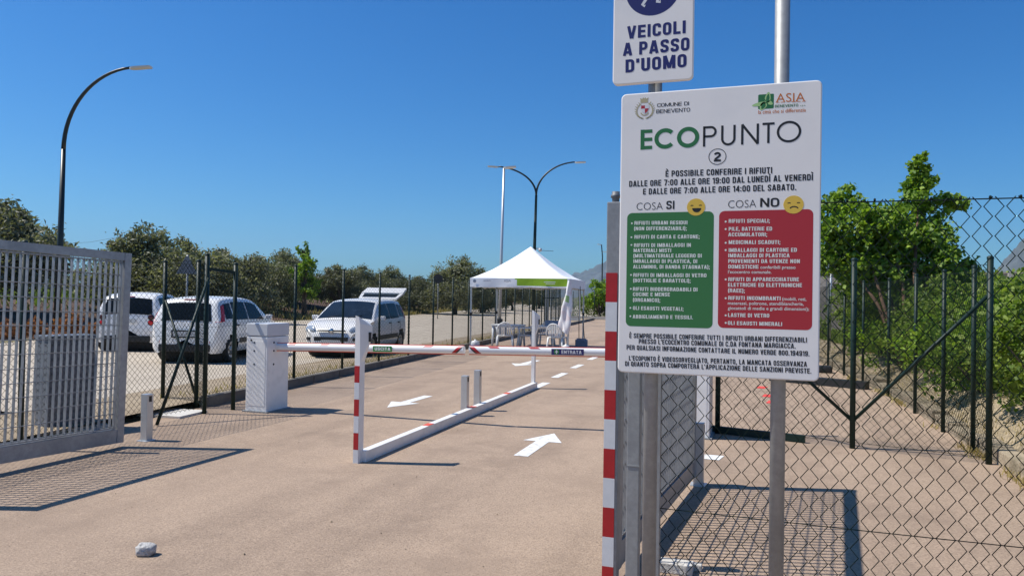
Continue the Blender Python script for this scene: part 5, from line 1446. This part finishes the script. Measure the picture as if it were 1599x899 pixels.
for px, py, r_, dd in ((1330, 400, .45, -.2), (1370, 425, .46, -.3), (1405, 432, .46, -.3), (1335, 440, .42, -.1), (1440, 415, .46, -.4), (1465, 440, .40, -.2), (1375, 350, .42, -.2), (1300, 360, .40, -.2), (1405, 375, .46, -.3)):
    q = rp(px, py, 15.6, dd); blobs.append((q.x, q.y, q.z, r_, r_, r_*.85))
P_ = crown_pts(rng, blobs, 24000, 1.15); leaf_obj('crown', leaf_mesh(P_, (-.2, -.3, .9), .105, rng, elong=1.35)[0], M['leafy'], t)
m = MB(); root = Vector((0, 0, -.3))
for px, py, dd in ((1345, 360, 0), (1395, 330, .2), (1440, 290, .1), (1460, 340, .2), (1490, 400, 0), (1310, 380, .2), (1420, 380, .4), (1380, 400, .2)):
    e = rp(px, py, 15.6, dd); mid = root.lerp(e, .5) + Vector((rr.uniform(-.1, .1), 0, .1)); m.tube([root+Vector((rr.uniform(-.15, .15), rr.uniform(-.1, .1), 0)), mid, e], [.05, .034, .012], 7)
m.build('trunk', mat('brown_stems', (.13, .075, .045), .9, noise=(10, .3)), t)

def bush(seed, n, size, m_, r0, h, elong=1.6):
    rng = np.random.default_rng(seed); rr = random.Random(seed)
    t = thing('bush', 'x', 'bush', (0, 0, 0), 0, 'bushes on the right bank')
    bl = [(rr.uniform(-r0, r0)*.8, rr.uniform(-r0, r0)*.8, h*rr.uniform(.15, .8), r0*rr.uniform(.35, .55), r0*rr.uniform(.35, .55), h*rr.uniform(.2, .32)) for _ in range(12)]
    leaf_obj('foliage', leaf_mesh(crown_pts(rng, bl, n), (-.2, -.2, .8), size, rng, elong=elong)[0], m_, t)
    m = MB()
    for q in bl: m.tube([(q[0]*.2, q[1]*.2, -.2), (q[0]*.7, q[1]*.7, q[2]*.6), q[:3]], [.02, .014, .005], 5, cap=False)
    m.build('stems', M['bark'], t); return t
bA = bush(51, 5200, .085, M['bushleaf'], 1.0, 1.5); bB = bush(52, 5200, .075, M['leafy'], 1.05, 1.35); bC = bush(53, 5200, .08, M['bushleaf'], .95, 1.6)
spots = [(3.45, 7.0, 1.0, bB, 'bright bush at the right edge nearest the viewer, above the kerb'), (3.55, 8.6, 1.0, bA, 'bush just left of the nearest bright bush on the right bank'),
         (3.35, 10.2, 1.0, bC, 'tall bush behind the corner post of the inner cross fence'), (3.15, 11.8, 1.0, bB, 'bright bush behind the diagonal brace of the inner fence'),
         (3.20, 13.4, 1.0, bA, 'bush on the bank under the right side of the fig tree'), (3.0, 15.0, 1.0, bC, 'bush on the bank directly under the fig tree stems'),
         (2.75, 16.8, 1.0, bB, 'bright bush on the bank under the left side of the fig tree'), (2.55, 18.6, 1.05, bA, 'bush beside the thin pole with the small white plate'),
         (2.2, 20.6, 1.1, bC, 'farthest visible bush on the bank next to the notice board edge'), (5.1, 9.2, 1.15, bC, 'back-row bush against the wall at the right edge'),
         (5.0, 11.6, 1.15, bB, 'back-row bright bush in front of the wall posts'), (4.8, 14.2, 1.15, bA, 'back-row bush between the fig tree and the wall'),
         (4.4, 17.2, 1.15, bC, 'back-row bush behind the fig tree near the wall'), (4.0, 20.4, 1.2, bB, 'back-row bright bush left of the fig tree by the wall')]
used = set()
for x, y, s_, src, lab in spots:
    if src.name not in used: o = src; used.add(src.name); o.location = (x, y, .35)
    else: o = dup(src, loc=(x, y, .35))
    o.scale = (s_, s_, s_*rnd.uniform(.9, 1.05)); o.rotation_euler = (0, 0, rnd.uniform(0, 6.28)); o['label'] = lab; o['group'] = 'bushes on the right bank'
# hedge tree at the far end, right of the gazebo
o = make_tree(61, 3.4, .5, 1.7, 5200, .17, M['leafy'], 1.7, 'shrub_tree', 9, False, 'light green shrub at the far end fence right of the gazebo', 'tree', atD(936, 56, 0))
rng = np.random.default_rng(62); bl = []
for i in range(9):
    q = atD(905+i*13, 57.5, 0); bl.append((q.x, q.y, .8, 1.1, .7, .9))
tag(leaf_obj('hedge', leaf_mesh(crown_pts(rng, bl, 7000), (0, 0, .8), .16, rng, elong=2.4)[0], M['grass']), 'low bright green hedge behind the far end fence', 'hedge')
# dry orange shrubs at the road edge behind the left gate
dr = None
for i, (px, D, s_) in enumerate(((20, 23.4, .9), (70, 23.8, 1.0), (110, 24.2, 1.2), (150, 24.4, 1.0))):
    q = atD(px, D); q.z = max(0, field_h((px-CX)/FPX*D, D)) - .05
    lab = ('dry orange shrub at the far left road edge behind the gate bars', 'dry orange shrub left of the black lamp post foot', 'tallest dry orange shrub right of the lamp post foot', 'dry orange shrub next to the small white two-seat car')[i]
    if dr is None:
        dr = thing('dry_shrub', lab, 'shrub', q, 0, 'dry orange shrubs by the road'); rng = np.random.default_rng(71)
        bl = [(rng.uniform(-.5, .5), rng.uniform(-.4, .4), rng.uniform(.1, .55), .25, .25, .22) for _ in range(8)]
        leaf_obj('foliage', leaf_mesh(crown_pts(rng, bl, 1500), (0, 0, .5), .11, rng, elong=2.5)[0], M['rust'], dr)
        m = MB()
        for q2 in bl: m.tube([(0, 0, -.1), q2[:3]], [.015, .006], 5, cap=False)
        m.build('stems', M['bark'], dr); o = dr
    else: o = dup(dr, loc=q, label=lab)
    o.scale = (s_, s_, s_); o.rotation_euler = (0, 0, i*1.3)

# grit lying on the paving
rng = np.random.default_rng(93); V_, F_ = [], []
base_ = np.array([(1, 0, 0), (-1, 0, 0), (0, 1, 0), (0, -1, 0), (0, 0, 1), (0, 0, -1)], float); tri = [(0, 2, 4), (2, 1, 4), (1, 3, 4), (3, 0, 4), (2, 0, 5), (1, 2, 5), (3, 1, 5), (0, 3, 5)]
m = MB()
for i in range(420):
    if rng.random() < .6: x, y = rng.uniform(-6.0, 2.0), rng.uniform(3.4, 14)
    elif rng.random() < .5: y = rng.uniform(8.5, 26); x = fence_x(y)+.1+abs(rng.normal())*.35
    else: y = rng.uniform(4, 20); x = kerb_x(y)-.05-abs(rng.normal())*.3
    s_ = rng.uniform(.002, .008); R3 = rng.normal(size=(3, 3))*.25+np.eye(3)
    m.add([tuple((q @ R3)*s_*np.array([1, 1, .7]) + np.array([x, y, .006+s_*.4])) for q in base_], tri)
tag(m.build('grit', M['gravel']), 'loose grit and tiny pebbles scattered on the paving', 'grit', None, 'stuff')

# grass
def blades(name, P_, m_, h, label):
    rng = np.random.default_rng(len(P_)); n = len(P_); an = rng.uniform(0, 6.28, n); hh = h*rng.uniform(.5, 1.3, n)[:, None]
    d = np.stack([np.cos(an), np.sin(an), np.zeros(n)], 1); ln = rng.normal(size=(n, 3))*.35; ln[:, 2] = 1
    w = hh*.12
    V = np.stack([P_-d*w, P_+d*w, P_+d*w*.4+ln*hh, P_-d*w*.4+ln*hh], 1).reshape(-1, 3)
    tag(leaf_obj(name, V, m_), label, 'grass', None, 'stuff')
rng = np.random.default_rng(81); P_ = []
for i in range(15000):
    Z = rng.uniform(18, 95)**1.0; px = rng.uniform(-40, 860); X = (px-CX)/FPX*Z; d = edgeX(Z)-X
    if 6.5 < d < 40 or (d > 3.5 and rng.random() < .05): x, y = cam2site(X, Z); P_.append((x, y, field_h(X, Z)-.02))
blades('grass', np.array(P_), M['grass'], .42, 'fresh green grass under the olive trees')
P_ = []
for i in range(9000):
    Z = rng.uniform(44, 120); X = edgeX(Z)-abs(rng.normal())*1.6-.1; x, y = cam2site(X, Z); P_.append((x, y, field_h(X, Z)-.02))
blades('dry_grass', np.array(P_), M['straw'], .30, 'dry yellow grass along the far road edge')
P_ = []
for i in range(9000):
    y = rng.uniform(4, 30); d = abs(rng.normal())*.35+.02 if rng.random() < .45 else rng.uniform(.55, 2.2)
    P_.append((kerb_x(y)+.2+d, y, bank_h(y, d+.05)-.02))
blades('dry_grass', np.array(P_), M['straw'], .055, 'short dry grass on the right bank')
P_ = []
for i in range(6000):
    y = rng.uniform(5, 30); d = rng.uniform(.7, 1.8); P_.append((kerb_x(y)+.2+d, y, bank_h(y, d)-.02))
blades('grass', np.array(P_), M['grass'], .20, 'green grass at the foot of the bushes on the bank')
P_ = []
for i in range(2600):
    y = rng.uniform(5, 26)
    if fbm(y*1.3, 3.3, 3, 8) < .5: continue
    P_.append((kerb_x(y)-.02-abs(rng.normal())*.07, y, .0))
blades('grass', np.array(P_), M['straw'], .06, 'tufts of dry grass at the foot of the right fence')
P_ = []
for i in range(3500):
    y = rng.uniform(8.4, 40); P_.append((fence_x(y)-.12-abs(rng.normal())*.35, y, .06))
blades('dry_grass', np.array(P_), M['straw'], .07, 'thin dry grass along the outside of the left fence kerb')
